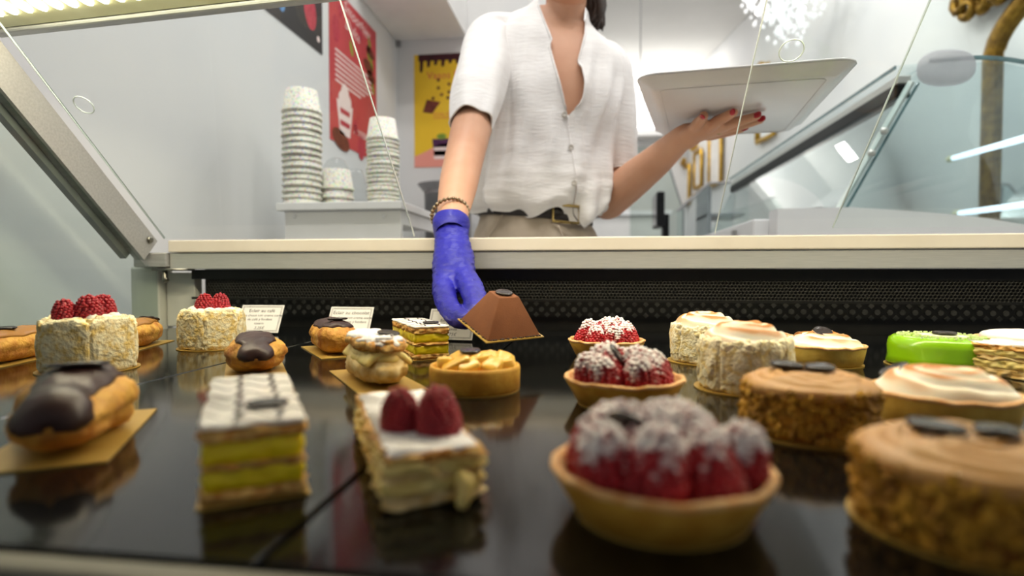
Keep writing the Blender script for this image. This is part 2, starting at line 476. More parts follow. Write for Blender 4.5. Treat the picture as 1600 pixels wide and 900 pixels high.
# ================================================================== display case (camera looks in from its front)
ZS = CZ - .094                 # deck level
XL, XR_ = -0.73, 1.05
YF, YC = 0.170, 0.88
case = thing('display_case', 'refrigerated pastry display case with black glossy deck and perforated black back', 'display case', (0, 0, 0))
JX = [-0.70, -0.376, -0.107, 0.162, 0.431, 0.70, 1.05]
for a, b in zip(JX, JX[1:]):
    part('deck_panel', box(new(), a + .0013, b - .0013, YF, YC + .05, ZS - .008, ZS, .0008, 1), 'black_acrylic', case, False)
part('deck_support', box(new(), XL + .003, XR_ - .003, YF + .003, YC + .05, ZS - .05, ZS - .012), 'black_joint', case, False)
part('front_ledge', box(new(), XL, XR_, YF - .012, YF - .001, ZS - .03, ZS - .001, .002), 'ledge', case, False)
part('plinth', box(new(), XL, XR_, YF - .06, YC + .3, 0.0, ZS - .052), 'white_laminate', case, False)
part('front_apron', box(new(), XL, XR_, YF - .06, YF - .013, ZS - .052, ZS - .02), 'black_metal', case, False)
# back: black sheet with a band of small honeycomb holes and three rows of larger shapes
ztop = at(800, 371, YC).z
zst = at(800, 392, YC).z; zsb = at(800, 420, YC).z
YBK = YC + .055
part('back_panel', box(new(), XL + .052, XR_, YBK, YBK + .012, ZS - .02, zsb), 'black_metal', case, False)
bm = new(); YG = YC + .022
g0, g1 = at(800, 465, YG).z, at(800, 437, YG).z
hr = .0026; dx = hr * 2.05; dz = dx * .866
row = 0; z = g0
x_lo, x_hi = XL + .08, XR_ - .01
while z < g1:
    n = int((x_hi - x_lo) / dx)
    for i in range(n):
        x = x_lo + i * dx + (dx / 2 if row % 2 else 0)
        o_ = [bm.verts.new((x + dx * .577 * math.sin(PI / 3 * k), YG, z + dx * .577 * math.cos(PI / 3 * k))) for k in range(6)]
        i_ = [bm.verts.new((x + dx * .40 * math.sin(PI / 3 * k), YG + .0004, z + dx * .40 * math.cos(PI / 3 * k))) for k in range(6)]
        for k in range(6):
            bm.faces.new((o_[k], o_[(k + 1) % 6], i_[(k + 1) % 6], i_[k]))
    z += dz; row += 1
gr = part('honeycomb_grille', bm, 'grille_metal', case, False, kind='stuff')
bm = new()
box(bm, XL + .052, XR_, YG - .002, YG + .003, g1, zsb - .001); box(bm, XL + .052, XR_, YG - .003, YG + .003, g0 - .006, g0 - .002)
part('grille_rail', bm, 'black_metal', case, False)
bm = new(); pitch = .0175; n = int((XR_ - XL - .1) / pitch)
for rr, (py, shape, off) in enumerate(((474, 'd', 0), (483, 'c', .5), (491, 'd', 0))):
    z = at(800, py, YBK).z
    for i in range(n):
        x = XL + .08 + (i + off) * pitch
        k = 4 if shape == 'd' else 12; r = .0045 if shape == 'd' else .0042
        A = [bm.verts.new((x + r * math.sin(2 * PI * j / k), YBK - .0012, z + r * math.cos(2 * PI * j / k))) for j in range(k)]
        B = [bm.verts.new((v.co.x, YBK + .001, v.co.z)) for v in A]
        bm.faces.new(A)
        for j in range(k): bm.faces.new((A[j], B[j], B[(j + 1) % k], A[(j + 1) % k]))
part('perforation', bm, 'grille_dot', case, False, kind='stuff')
# left end of the case: post, glass, sloping frame beam
part('corner_post', box(new(), XL - .060, XL - .006, YC + .015, YC + .05, ZS - .02, zsb + .004, .003), 'post_white', case, False)
part('inner_side_panel', box(new(), XL - .004, XL + .05, YC + .03, YC + .05, ZS - .001, zsb - .006, .002), 'post_white', case, False)
part('corner_bracket', box(new(), XL - .034, XL + .0265, YC - .008, YC + .05, zsb + .003, zst, .002), 'aluminium', case, False)
bm = new()
tube(bm, [(XL + .02, YC - .002, zsb - .001), (XL + .02, YC - .002, zsb - .014), (XL + .023, YC - .004, zsb - .02)], [.004, .004, .0055], 10)
box(bm, XL + .0, XL + .06, YC - .008, YC + .018, zsb - .003, zsb + .001)
part('clamp_screw', bm, 'bolt_metal', case)
E0 = Vector((0, YC + .004, zst + .004))                    # foot of the sloping frame
SD = Vector((0, -1, .92)).normalized(); SN = Vector((0, .92, 1)).normalized()
SL = .36
def slab_along(x0, x1, n0, n1, s0, s1):
    bm = new()
    c = []
    for x in (x0, x1):
        for nn in (n0, n1):
            for s in (s0, s1):
                c.append(bm.verts.new(E0 + SD * s + SN * nn + Vector((x, 0, 0))))
    for f in ((0, 1, 3, 2), (4, 6, 7, 5), (0, 4, 5, 1), (2, 3, 7, 6), (0, 2, 6, 4), (1, 5, 7, 3)):
        bm.faces.new([c[i] for i in f])
    return bm
beam = part('frame_beam', slab_along(XL - .018, XL - .001, -.030, .014, .008, SL), 'aluminium', case, False)
part('beam_lip', slab_along(XL - .03, XL - .0185, -.040, -.022, .022, SL), 'grey_plastic', case, False)
bm = new(); pb = E0 + SD * .022 + SN * .003 + Vector((XL - .001, 0, 0))
lathe(bm, [(0, .004), (.0045, .004), (.006, .0025), (.0062, 0), (0, 0)], 20)
part('bolt', bm, 'bolt_metal', beam, loc=pb, rot=(0, PI / 2, 0))
# end glass below the beam
foot = E0 + SN * -.03; topp = E0 + SD * SL + SN * -.03
bm = new(); X_ = XL - .006
quadbox(bm, [(X_, YC + .012, ZS - .02), (X_, YC + .012, foot.z - .002), (X_, foot.y, foot.z - .002), (X_, topp.y, topp.z), (X_, -.1, topp.z), (X_, -.1, ZS - .02)], .006)
part('side_glass', bm, 'glass_green', case, False)

part('added_shade_canopy', box(new(), XL - .03, XR_, -.12, .60, CZ + .375, CZ + .39, .002), 'white_laminate', case, False)  # unseen canopy added over the deck to keep ceiling light off the pastries
# worktop over the back of the case
wt = thing('worktop', 'cream white worktop slab with brushed steel front strip below it', 'worktop', (0, 0, 0))
part('slab', box(new(), XL + .0275, XR_ + .6, YC - .004, YC + .13, zst, ztop, .002), 'worktop_white', wt, False)
part('steel_strip', box(new(), XL + .0275, XR_ + .6, YC, YC + .02, zsb, zst - .0008, .001), 'steel', wt, False)

# sloping sliding glass doors, standing in the worktop edge
def glass_door(label, xa, xb, nn, hole_x, hole_s, edge='glass_edge'):
    d = thing('sliding_glass_door', label, 'glass door', (0, 0, 0), group='sliding glass doors of the pastry case')
    part('pane', slab_along(xa, xb, nn, nn + .003, .004, SL + .05), 'glass', d, False)
    bm = new()
    for x in (xa, xb):
        s = -1 if x == xa else 1
        a = slab_along(x, x + s * .0010, nn, nn + .003, .004, SL + .05)
        me = mesh_of(a, 'e', False); bm.from_mesh(me); bpy.data.meshes.remove(me)
    part('polished_edge', bm, edge, d, False)
    if hole_x is not None:
        bm = new(); c = E0 + SD * hole_s + SN * (nn + .0015) + Vector((hole_x, 0, 0))
        R = .013
        pts = [c + Vector((R * math.cos(a), 0, 0)) + SD * R * math.sin(a) for a in [2 * PI * k / 32 for k in range(33)]]
        tube(bm, pts, [.0008] * 33, 6, cap=False)
        part('finger_hole', bm, 'glass_edge', d)
def pane_x(px, py, nn):
    p = on_plane(px, py, E0 + SN * nn, SN); return p.x, (p - E0).dot(SD)
x1, _ = pane_x(590, 190, .024); x2, _ = pane_x(1158, 185, .024); x3, _ = pane_x(1378, 180, .034)
hL = pane_x(130, 165, .024); hR = pane_x(1237, 80, .024)
glass_door('tilted glass door at the left with a round finger hole near the frame', XL + .004, x1, .024, *hL)
glass_door('tilted glass door in front of the tray with a round finger hole', x2, x2 + .52, .024, *hR)
glass_door('outer tilted glass door at the right in front of the freezer cabinet', x3, x3 + .45, .034, None, 0)

# strip light along the top of the sloping doors, its local origin at the left end
LX0, LY, LZ = XL - .02, .654, CZ + .314
lp = thing('strip_light', 'bright LED strip light with pale yellow reflector along top of case', 'lamp', (LX0, LY, LZ), math.radians(-4.3))
part('housing', box(new(), -.03, 1.75, .002, .018, -.004, .06, .003), 'aluminium', lp, False)
bm = new(); quadbox(bm, [(-.03, 0, 0.001), (1.75, 0, .001), (1.75, -.12, .03), (-.03, -.12, .03)], .006)
part('reflector', bm, 'lamp_white', lp, False)
bm = new(); superell(bm, (0, 0, 0), .0062, .013, .003, 1, 1, 12, 6); led_me = mesh_of(bm, 'led')
for i in range(80):
    link('led', led_me, 'led', lp, loc=(-.02 + i * .0225, -.033, .0068), rot=(-.24, 0, 0))
la = area('strip_light_beam', (.85, -.055, .004), (math.radians(8), 0, 0), 1.6, .05, 9.5, (1.0, .88, .62))
la.parent = lp
# ================================================================== left corner: cabinet, table, cups, posters
def sheet(name, label, O, U, V, w, h, mat, cat='poster'):
    """flat poster: origin bottom-left O, axes U (right) and V (up)"""
    o = thing(name, label, cat, O)
    o.matrix_world = Matrix((list(U) + [0], list(V) + [0], list(U.cross(V)) + [0], [0, 0, 0, 1])).transposed()
    o.location = O
    part('paper', box(new(), 0, w, 0, h, 0, .0015), mat, o, False)
    return o
def pr(o, name, mat, fn, z=.0019):
    bm = new(); fn(bm, z)
    return part(name, bm, mat, o, False)

# --- red poster on the left wall
U = Vector((0, 1, 0)); V = Vector((0, 0, 1))
a = at_x(515, 222, XW); b = at_x(588, 254, XW)
w = b.y - a.y; h = at_x(588, 60, XW).z - b.z + .02
a.z = b.z
red = sheet('poster', 'red smoothie poster with white text block on the left wall', (XW + .001, a.y, a.z), U, V, w, h, 'poster_red')
pr(red, 'text_block', 'print_white', lambda bm, z: [poly(bm, [(w * .10, h * (.40 + .033 * i)), (w * (.62 + .28 * min(1, i / 3)), h * (.40 + .033 * i)), (w * (.62 + .28 * min(1, i / 3)), h * (.413 + .033 * i)), (w * .10, h * (.413 + .033 * i))], z) for i in range(7)])
def _red(bm, z):
    add_text(bm, 'Smoothies', .060, w * .55, h * .93, z=z, rot=-.06, shear=.3); add_text(bm, 'Dulce', .058, w * .45, h * .83, z=z, rot=-.06, shear=.3)
    add_text(bm, 'Frozen Yo', .052, w * .70, h * .15, z=z, shear=.3)
pr(red, 'lettering', 'print_white', _red)
for (x, y, r) in ((.12, .74, .05), (.2, .88, .028), (.62, .86, .026), (.5, .17, .03), (.83, .10, .06), (.62, .05, .05), (.92, .24, .04)):
    pr(red, 'strawberry_print', 'print_red', lambda bm, z: disc(bm, w * x, h * y, r * .8, z, 14, .8, 1.25))
pr(red, 'leaf_print', 'print_green', lambda bm, z: [disc(bm, w * x, h * y, .02, z, 10, .6, 1.5, rot=.4) for x, y in ((.83, .86), (.80, .78), (.88, .72), (.42, .70), (.9, .55))])
pr(red, 'brownie_print', 'print_brown', lambda bm, z: [disc(bm, w * x, h * y, r, z, 14, 1.5, .7, rot=-.2) for x, y, r in ((.2, .03, .05), (.85, .80, .03), (.80, .68, .035), (.86, .62, .03))])
def _glass(bm, z):
    poly(bm, [(w * .18, h * .07), (w * .38, h * .07), (w * .44, h * .29), (w * .12, h * .29)], z); disc(bm, w * .28, h * .31, .055, z + .0006, 16, 1, .6); disc(bm, w * .28, h * .35, .034, z + .0009, 14, 1, 1.1)
pr(red, 'sundae_print', 'print_white', _glass)
pr(red, 'sundae_layer', 'print_red', lambda bm, z: [poly(bm, [(w * .19, h * y), (w * .37, h * y), (w * .38, h * (y + .035)), (w * .18, h * (y + .035))], z + .0004) for y in (.13, .21)])

# --- black fruit poster on the left wall
b = at_x(503, 86, XW); a0 = at_x(398, 2, XW)
hB = .50; wB = b.y - a0.y + .12; zB = b.z - .0
blk = sheet('poster', 'black poster with raspberries and blueberries high on the left wall', (XW + .001, b.y - wB, zB), U, V, wB, hB, 'poster_black')
pr(blk, 'raspberry_print', 'print_red', lambda bm, z: [disc(bm, wB + x, y, r, z, 18, .85, 1.25, rot=.2) for x, y, r in ((-.19, .20, .062), (-.085, .11, .048), (-.30, .36, .06), (-.05, .32, .05))])
pr(blk, 'blueberry_print', 'print_blue', lambda bm, z: [disc(bm, wB - .36 + .034 * (i % 4) + .012 * (i // 4 % 2), .05 + .034 * (i // 4), .019, z, 12) for i in range(16)])
pr(blk, 'grape_print', 'print_yellow', lambda bm, z: [disc(bm, wB + x, y, .026, z, 12, .8, 1.3) for x, y in ((-.02, .25), (-.025, .20), (-.42, .12), (-.45, .18), (-.40, .22))])
pr(blk, 'grommet', 'print_white', lambda bm, z: disc(bm, wB - .03, .04, .010, z, 12))

# --- yellow poster on the short back wall
a = at(648, 262, YB); b = at(648, 90, YB)
wY = .36; hY = b.z - a.z + .01
yel = sheet('poster', 'yellow poster with chocolate drips and dessert cup beside the woman', (a.x, YB - .001, a.z), Vector((1, 0, 0)), V, wY, hY, 'poster_yellow')
def _drip(bm, z):
    poly(bm, [(0.02, hY - .03), (wY - .01, hY - .03), (wY - .01, hY), (0.02, hY)], z)
    for i, l in enumerate((.055, .03, .022, .03, .016, .02, .016, .055, .03, .03)):
        x = .027 + i * .034
        poly(bm, [(x, hY - .03), (x, hY - .03 - l * .8), (x + .006, hY - .03 - l), (x + .014, hY - .03 - l * .8), (x + .018, hY - .03)], z)
pr(yel, 'drip_print', 'print_choc', _drip)
pr(yel, 'lettering', 'print_coral', lambda bm, z: add_text(bm, 'Vasos Dours', .048, .185, hY - .098, z=z))
def _small(bm, z):
    add_text(bm, 'Frutas, Helado', .020, .15, hY * .47, z=z); add_text(bm, 'Chocolate y mas', .018, .15, hY * .44, z=z)
pr(yel, 'small_lettering', 'print_coral', _small)
pr(yel, 'peach_print', 'print_salmon', lambda bm, z: [poly(bm, [(0, 0), (wY, 0), (wY, .07), (.22, .11), (.12, .105), (.05, .07), (0, .05)], z)])
pr(yel, 'crumb_print', 'print_brown', lambda bm, z: [disc(bm, x, hY * y, .008, z, 8) for x, y in ((.115, .77), (.115, .70), (.165, .73), (.165, .66), (.16, .61), (.09, .61), (.13, .64))] + [disc(bm, .26, hY * .78, .022, z, 12)])
pr(yel, 'cup_print', 'print_brown', lambda bm, z: poly(bm, [(.04, hY * .49), (.085, hY * .475), (.125, hY * .575), (.06, hY * .60)], z))
def _pf(bm, z):
    poly(bm, [(.095, hY * .07), (.155, hY * .07), (.165, hY * .25), (.085, hY * .25)], z)
pr(yel, 'parfait_print', 'print_purple', _pf)
pr(yel, 'parfait_cream', 'print_white', lambda bm, z: [poly(bm, [(.095, hY * y), (.157, hY * y), (.16, hY * (y + .03)), (.09, hY * (y + .03))], z + .0004) for y in (.07, .145)])
pr(yel, 'parfait_leaf', 'print_green', lambda bm, z: disc(bm, .13, hY * .27, .02, z + .0002, 10, 1.2, .7))

# --- wall cabinet in the corner
cx1 = at(730, 50, YB).x; cy0 = at_x(560, 5, XW).y; cz = at(613, 66, YB).z
cab = thing('wall_cabinet', 'white wall cabinet hanging in the corner above the yellow poster', 'cabinet', (XW, YB, cz))
part('body', box(new(), .002, cx1 - XW, cy0 - YB, -.002, 0, .42, .002), 'white_laminate', cab, False)
part('door', box(new(), .002, cx1 - XW, cy0 - YB - .02, cy0 - YB - .002, .004, .42, .002), 'white_laminate', cab, False)
part('hanging_bracket', box(new(), .003, .022, -.02, -.004, -.028, -.001, .001), 'grey_plastic', cab, False)

# --- white side table with the cups
TY = 1.34
tl = at(431, 317, TY); tr = at(627, 318, TY)
tz = tl.z; tx0, tx1 = tl.x, tr.x
tb = thing('side_table', 'white side table with stacked paper cups against the left wall', 'table', (0, 0, 0))
ts = at(431, 329, TY).z
part('top', box(new(), tx0, tx1, TY, 2.08, ts, tz, .002), 'white_laminate', tb, False)
part('front_panel', box(new(), tx0 + .012, tx1 - .008, TY + .02, TY + .036, 0, ts - .0005, .001), 'white_laminate', tb, False)
part('side_panel', box(new(), tx0 + .012, tx0 + .028, TY + .037, 2.07, 0, ts - .0005, .001), 'white_laminate', tb, False)
part('side_rail', box(new(), tx1 - .024, tx1 - .008, TY + .037, 2.07, ts - .035, ts - .0005, .001), 'white_laminate', tb, False)
part('leg', box(new(), tx1 - .024, tx1 - .008, YB - .18, 2.07, 0, ts - .036, .001), 'white_laminate', tb, False)
part('shelf', box(new(), tx0 + .029, tx1 - .01, TY + .04, 2.06, .35, .37, .001), 'white_laminate', tb, False)
for px in (460, 600):
    p = at(px, 338, TY + .02)
    bm = new(); lathe(bm, [(0, .002), (.005, .0015), (.0058, 0), (0, 0)], 16)
    part('screw_cap', bm, 'white_gloss', tb, loc=(p.x, TY + .0195, p.z), rot=(PI / 2, 0, 0))

def cup_mesh(r, h):
    bm = new(); t = .0012
    # upside-down cup: rim at the bottom
    prof = [(r, 0), (r + .0022, .001), (r + .0022, .0045), (r, .0055), (r * .80, h), (r * .80 - t, h), (r * .80 - t, h - .006), (0.0, h - .006)]
    lathe(bm, prof, 36)
    return mesh_of(bm, 'paper_cup')
ORD = ['topmost', 'second', 'third', 'fourth', 'fifth', 'sixth', 'seventh', 'eighth', 'ninth', 'tenth', 'eleventh', 'twelfth', 'thirteenth',
       'fourteenth', 'fifteenth', 'sixteenth', 'seventeenth', 'eighteenth', 'nineteenth', 'twentieth']
def stack(px, py_base, wpx, Y, n, py_top, hc, where):
    p = at(px, py_base, Y); r = wpx / 2 / FPX * Y * .97; z_top = at(px, py_top, Y).z
    me = cup_mesh(r, hc); me.materials.append(MATS['cup_paper'])
    st = (z_top - tz - hc) / (n - 1)
    for k in range(n):
        o = link('paper_cup', me, None, None, loc=(p.x + random.uniform(-.0012, .0012), Y + random.uniform(-.001, .001), tz + k * st + .0003), rot=(0, 0, random.uniform(0, 6)))
        i = n - 1 - k
        tag(o, f'{ORD[i] if i else "topmost"} paper cup {"" if i == 0 else "from the top "}of the {where}', 'cup', 'colourful paper cups')
stack(473, 312, 63, TY + .075, 16, 142, .060, 'tall cup stack on the left')
stack(527, 311, 55, TY + .14, 3, 266, .055, 'low domed cup pile')
stack(599, 306, 52, TY + .16, 17, 187, .058, 'right-hand cup stack')
# clear dome lids over and beside the low pile
p = at(525, 300, TY + .14); zt = at(525, 266, TY + .14).z
bm = new(); r0 = .033
lathe(bm, [(r0, 0), (r0, .004), (r0 * .93, .012), (r0 * .7, .024), (r0 * .38, .0305), (0, .032)], 32)
tag(part('dome_lid', bm, 'plastic_clear', None, loc=(p.x, TY + .14, zt + .001)), 'clear plastic dome lid on top of the low cup pile', 'lid')
bm = new(); lathe(bm, [(.045, 0), (.045, .004), (.043, .07), (.036, .11), (.03, .125), (0, .127)], 32)
p = at(550, 305, TY + .27)
tag(part('dome_lid', bm, 'plastic_clear', None, loc=(p.x, TY + .27, tz + .0005)), 'tall clear plastic lid stack behind the low cup pile', 'lid')
# grey planter-like tub behind the table
p = at(700, 330, 2.36); zt = at(655, 290, 2.36).z; rr = (700 - 652) / FPX * 2.36
p.x += .0
tub = thing('waste_bin', 'light grey bin with a flared rim behind the blue glove arm', 'bin', (p.x, 2.36, 0))
bm = new(); lathe(bm, [(0, 0.002), (rr * .62, .0), (rr * .74, zt - .06), (rr * .8, zt - .03), (rr * .78, zt - .03), (rr * .6, .02), (0, .02)], 28); part('body', bm, 'grey_plastic', tub)
bm = new(); lathe(bm, [(rr * .8, zt - .03), (rr * .98, zt - .004), (rr, zt), (rr * .9, zt), (rr * .78, zt - .028)], 28); part('rim', bm, 'grey_plastic', tub)

# ================================================================== freezer cabinet with curved glass on the right
FY0, FY1 = 1.55, 3.35
fz = thing('gelato_cabinet', 'white ice cream cabinet with curved glass top on the right', 'display case', (0, 0, 0))
b0 = at(1215, 326, FY0); zb = b0.z; bx0 = b0.x
prof = [(bx0, zb), (at(1330, 325, FY0).x, zb + .001), (at(1400, 328, FY0).x, at(1400, 328, FY0).z), (at(1480, 334, FY0).x, at(1480, 334, FY0).z), (at(1550, 342, FY0).x, at(1550, 342, FY0).z),
        (at(1605, 352, FY0).x, at(1605, 352, FY0).z), (1.42, zb - .12), (1.45, zb - .3), (1.42, 0.0), (bx0 + .02, 0.0), (bx0, .1)]
bm = new()
A = [bm.verts.new((x, FY0, z)) for x, z in prof]; B = [bm.verts.new((x, FY0 + .07, z)) for x, z in prof]
bm.faces.new(A); bm.faces.new(B[::-1])
for i in range(len(A)): bm.faces.new((A[i], B[i], B[(i + 1) % len(A)], A[(i + 1) % len(A)]))
part('end_panel', bm, 'white_gloss', fz, False)
part('body', box(new(), bx0 + .015, 1.40, FY0 + .071, FY1, 0.02, zb - .07, .01), 'white_laminate', fz, False)
rail = part('rear_rail', box(new(), bx0 - .04, bx0 + .05, FY0 + .071, FY1, zb - .075, zb - .02, .004), 'white_gloss', fz, False)
for yy in (FY0 + .25, FY0 + .9): part('latch', box(new(), bx0 - .05, bx0 - .041, yy, yy + .03, zb - .06, zb - .035, .002), 'grey_plastic', rail, False)
T = at(1447, 92, FY0); gx, gz = T.x, T.z
# sloping rear glass, top bar, gasket, curved front glass
s1 = at(1310, 330, FY0 + .02)
bm = new(); quadbox(bm, [(gx - .03, FY0 + .02, gz - .05), (gx - .03, FY1, gz - .05), (s1.x, FY1, s1.z), (s1.x, FY0 + .02, s1.z)], .006)
part('rear_glass', bm, 'glass_case', fz, False)
part('top_bar', box(new(), gx - .045, gx - .012, FY0 + .04, FY1, gz - .045, gz - .024, .003), 'steel', fz, False)
part('gasket', box(new(), gx - .050, gx - .014, FY0 + .04, FY1, gz - .080, gz - .046, .003), 'black_plastic', fz, False)
bm = new(); quadbox(bm, [(gx - .052, FY0 + .03, gz - .003), (gx + .02, FY0 + .03, gz + .0), (gx + .02, FY1, gz), (gx - .052, FY1, gz - .003)], .006)
part('top_glass', bm, 'glass_case', fz, False)
part('top_glass_edge', box(new(), gx - .056, gx - .0525, FY0 + .03, FY1, gz - .012, gz - .003), 'glass_edge_dark', fz, False)
arc = spline([(gx + .02, gz + .006), (gx + .16, gz + .008), (gx + .30, gz - .03), (gx + .42, gz - .12), (gx + .50, gz - .28), (gx + .53, gz - .46)], 24)
bm = new(); A = []; B = []
for x, z in arc:
    A.append((bm.verts.new((x, FY0 + .03, z)), bm.verts.new((x, FY1, z)))); B.append((bm.verts.new((x - .003, FY0 + .03, z - .007)), bm.verts.new((x - .003, FY1, z - .007))))
for i in range(len(A) - 1):
    bm.faces.new((A[i][0], A[i + 1][0], A[i + 1][1], A[i][1])); bm.faces.new((B[i][0], B[i][1], B[i + 1][1], B[i + 1][0]))
    bm.faces.new((A[i][1], A[i + 1][1], B[i + 1][1], B[i][1]))
part('curved_glass', bm, 'glass_case', fz)
bm = new(); A = [(bm.verts.new((x, FY0 + .024, z + .001)), bm.verts.new((x, FY0 + .03, z + .001)), bm.verts.new((x - .003, FY0 + .024, z - .010))) for x, z in arc]
for i in range(len(A) - 1):
    bm.faces.new((A[i][0], A[i + 1][0], A[i + 1][1], A[i][1])); bm.faces.new((A[i][0], A[i][2], A[i + 1][2], A[i + 1][0]))
part('curved_glass_edge', bm, 'glass_edge_dark', fz)
bm = new()   # end glass
pts = [(s1.x, s1.z)] + [(gx - .03, gz - .05)] + [(x, z - .008) for x, z in arc[::3]] + [(arc[-1][0], s1.z - .04)]
quadbox(bm, [(x, FY0 + .045, z) for x, z in pts], .005)
part('end_glass', bm, 'glass_case', fz, False)
# strut with two fixing bolts
d0 = at(1424, 128, FY0 + .03); d1 = at(1308, 330, FY0 + .03)
bm = new(); tube(bm, [d0, d1], [.008, .008], 4, up=(0, 1, 0)); st_ = part('strut', bm, 'glass_edge', fz, False)
bm = new(); off = Vector((.016, 0, -.004)); tube(bm, [d0 + off, d1 + off], [.0035, .0035], 6); part('strut_seal', bm, 'glass_edge_dark', fz, False)
for t in (.38, .55):
    q = d0.lerp(d1, t); bm = new(); lathe(bm, [(0, .006), (.008, .005), (.010, 0), (0, 0)], 16); part('fixing', bm, 'steel', st_, loc=(q.x, q.y - .008, q.z), rot=(PI / 2, 0, 0))
c = at(1482, 104, FY0); bm = new(); superell(bm, (0, 0, 0), .066, .02, .044, .8, .9, 24, 12)
part('end_cap', bm, 'frosted_cap', fz, loc=(c.x, FY0 + .01, c.z))
# black tub lid inside and LED tubes
p = at(1275, 322, FY0 + .15); bm = new(); superell(bm, (0, 0, 0), .05, .06, .022, .8, 1, 20, 10); part('scoop_lid', bm, 'black_plastic', fz, loc=(p.x + .02, FY0 + .2, zb - .0))
for (pa, pb_, nm) in (((1490, 247), (1640, 205), 'led_tube'), ((1500, 333), (1660, 312), 'led_tube')):
    a = at(pa[0], pa[1], FY0 + 1.1); b = at(pb_[0], pb_[1], FY0 + .35)
    bm = new(); tube(bm, [a, b], [.011, .011], 12); t_ = part(nm, bm, 'led_cool', fz)
    dd = (a - b).normalized(); bm = new(); tube(bm, [a, a + dd * .05], [.014, .014], 12); part('tube_socket', bm, 'lamp_white', t_)
part('floor_tray', box(new(), s1.x + .02, 1.36, FY0 + .08, FY1 - .02, zb - .069, zb - .055), 'white_gloss', fz, False)

# ================================================================== far part of the shop
# gold mirror on the right wall
def wall_frame(pt_c, w, h, depth, bar, name, label, cat, mat='gold', crest=0, inner='mirror', arch=0.0):
    """frame lying on the slanting right wall, local x runs towards the camera"""
    ang = math.atan2(-1, .17)
    o = thing(name, label, cat, pt_c, rotz=ang)
    part('glass' if inner == 'mirror' else 'picture', box(new(), -w / 2 + bar * .5, w / 2 - bar * .5, -.006, .0, -h / 2 + bar * .5, h / 2 - bar * .5), inner, o, False)
    n = 24; top = []
    for i in range(n + 1):
        t = i / n; x = -w / 2 + bar / 2 + (w - bar) * t
        top.append(Vector((x, -.012, h / 2 - bar / 2 + arch * math.sin(PI * t) ** .6)))
    path = [Vector((-w / 2 + bar / 2, -.012, -h / 2))] + top + [Vector((w / 2 - bar / 2, -.012, -h / 2)), Vector((-w / 2 + bar / 2, -.012, -h / 2))]
    bm = new(); tube(bm, path, [bar / 2] * len(path), 10, flat=(1, .7))
    part('frame', bm, mat, o)
    if arch:
        bm = new(); poly_ = [bm.verts.new((q.x, -.004, q.z)) for q in top]; bm.faces.new(poly_); part('arch_glass', bm, inner, o, False)
    if crest:
        bm = new()
        for i in range(46):
            a_ = random.uniform(0, PI); rad = random.uniform(.1, 1) * crest
            c_ = (math.cos(a_) * rad * 1.2, -.02 - random.uniform(0, .03), h / 2 + arch + math.sin(a_) * rad * .8)
            pts = [Vector(c_) + Vector((math.cos(k * .7 + a_ * 3) * (.3 - k * .025) * crest * .5, -.004 * k, math.sin(k * .7 + a_ * 3) * (.3 - k * .025) * crest * .5)) for k in range(9)]
            tube(bm, pts, [crest * .075 * (1 - k * .07) for k in range(9)], 6, round_ends=True)
        part('crest', bm, mat, o)
    return o
def rw(px, py):                 # pixel on the slanting right wall
    return on_plane(px, py, (xr(0) - .02, 0, 0), Vector((1, .17, 0)).normalized())
p = rw(1547, 330); q = rw(1547, 75)
mw = .62
cc = Vector((p.x, p.y, 0)); dirw = Vector((.17, -1, 0)).normalized()
cc = cc + dirw * (mw / 2 - .04); cc.z = (q.z + .55) / 2
wall_frame(cc, mw, q.z - .55, .05, .085, 'wall_mirror', 'large ornate gold mirror with carved crest on the right wall', 'mirror', 'gold', crest=.34, arch=.20)
p1 = rw(1183, 215); p2 = rw(1213, 215); pt, pbm = rw(1198, 118), rw(1198, 216)
wall_frame((p1 + p2) / 2 + Vector((0, 0, (pt.z + pbm.z) / 2 - (p1.z + p2.z) / 2)), (p1 - p2).length, pt.z - pbm.z, .04, .05, 'wall_mirror', 'gold framed mirror with small crest showing above and below the tray', 'mirror', 'gold_frame_light', crest=.12)
for (xa, xb_, ya, yb_, lab) in ((1108, 1129, 205, 288, 'tall gold frame just under the tray hand, nearest of the three narrow ones'), (1085, 1098, 234, 292, 'middle one of three narrow gold frames on the far wall'), (1068, 1079, 257, 318, 'smallest narrow gold frame, farthest along the wall')):
    a = rw(xa, yb_); b = rw(xb_, yb_); t0 = rw((xa + xb_) / 2, ya); b0_ = rw((xa + xb_) / 2, yb_)
    c_ = (a + b) / 2; c_.z = (t0.z + b0_.z) / 2
    wall_frame(c_, (a - b).length, t0.z - b0_.z, .03, .05, 'picture_frame', lab, 'frame', 'gold_frame_light', inner='picture_white', crest=.08)

# chandelier
cp = at(1230, -10, 4.1)
ch = thing('chandelier', 'crystal chandelier hanging from the ceiling above the tray', 'chandelier', (cp.x, cp.y, cp.z))
bm = new(); tube(bm, [(0, 0, .1), (0, 0, CEIL - cp.z)], [.012, .012], 8); lathe(bm, [(0, .14), (.20, .12), (.22, .1), (.2, .09), (0, .1)], 24); part('stem', bm, 'steel', ch)
bm = new(); random.seed(3)
for i in range(420):
    a_ = random.uniform(0, 2 * PI); t = random.random() ** .7; ph = random.uniform(0, 1)
    r_ = .30 * t; zz = .10 - (.40 * (1 - t ** 2) * ph) - random.uniform(0, .08)
    ico(bm, (r_ * math.cos(a_), r_ * math.sin(a_), zz), random.uniform(.008, .016), 1, (1, 1, 1.3))
part('crystals', bm, 'crystal', ch, False, kind='stuff')
bm = new(); ico(bm, (0, 0, 0), .022, 2); bme = mesh_of(bm, 'bulb')
for i in range(8):
    a_ = 2 * PI * i / 8; link('bulb', bme, 'bulb', ch, loc=(.2 * math.cos(a_), .2 * math.sin(a_), .0 - .05 * (i % 2)))
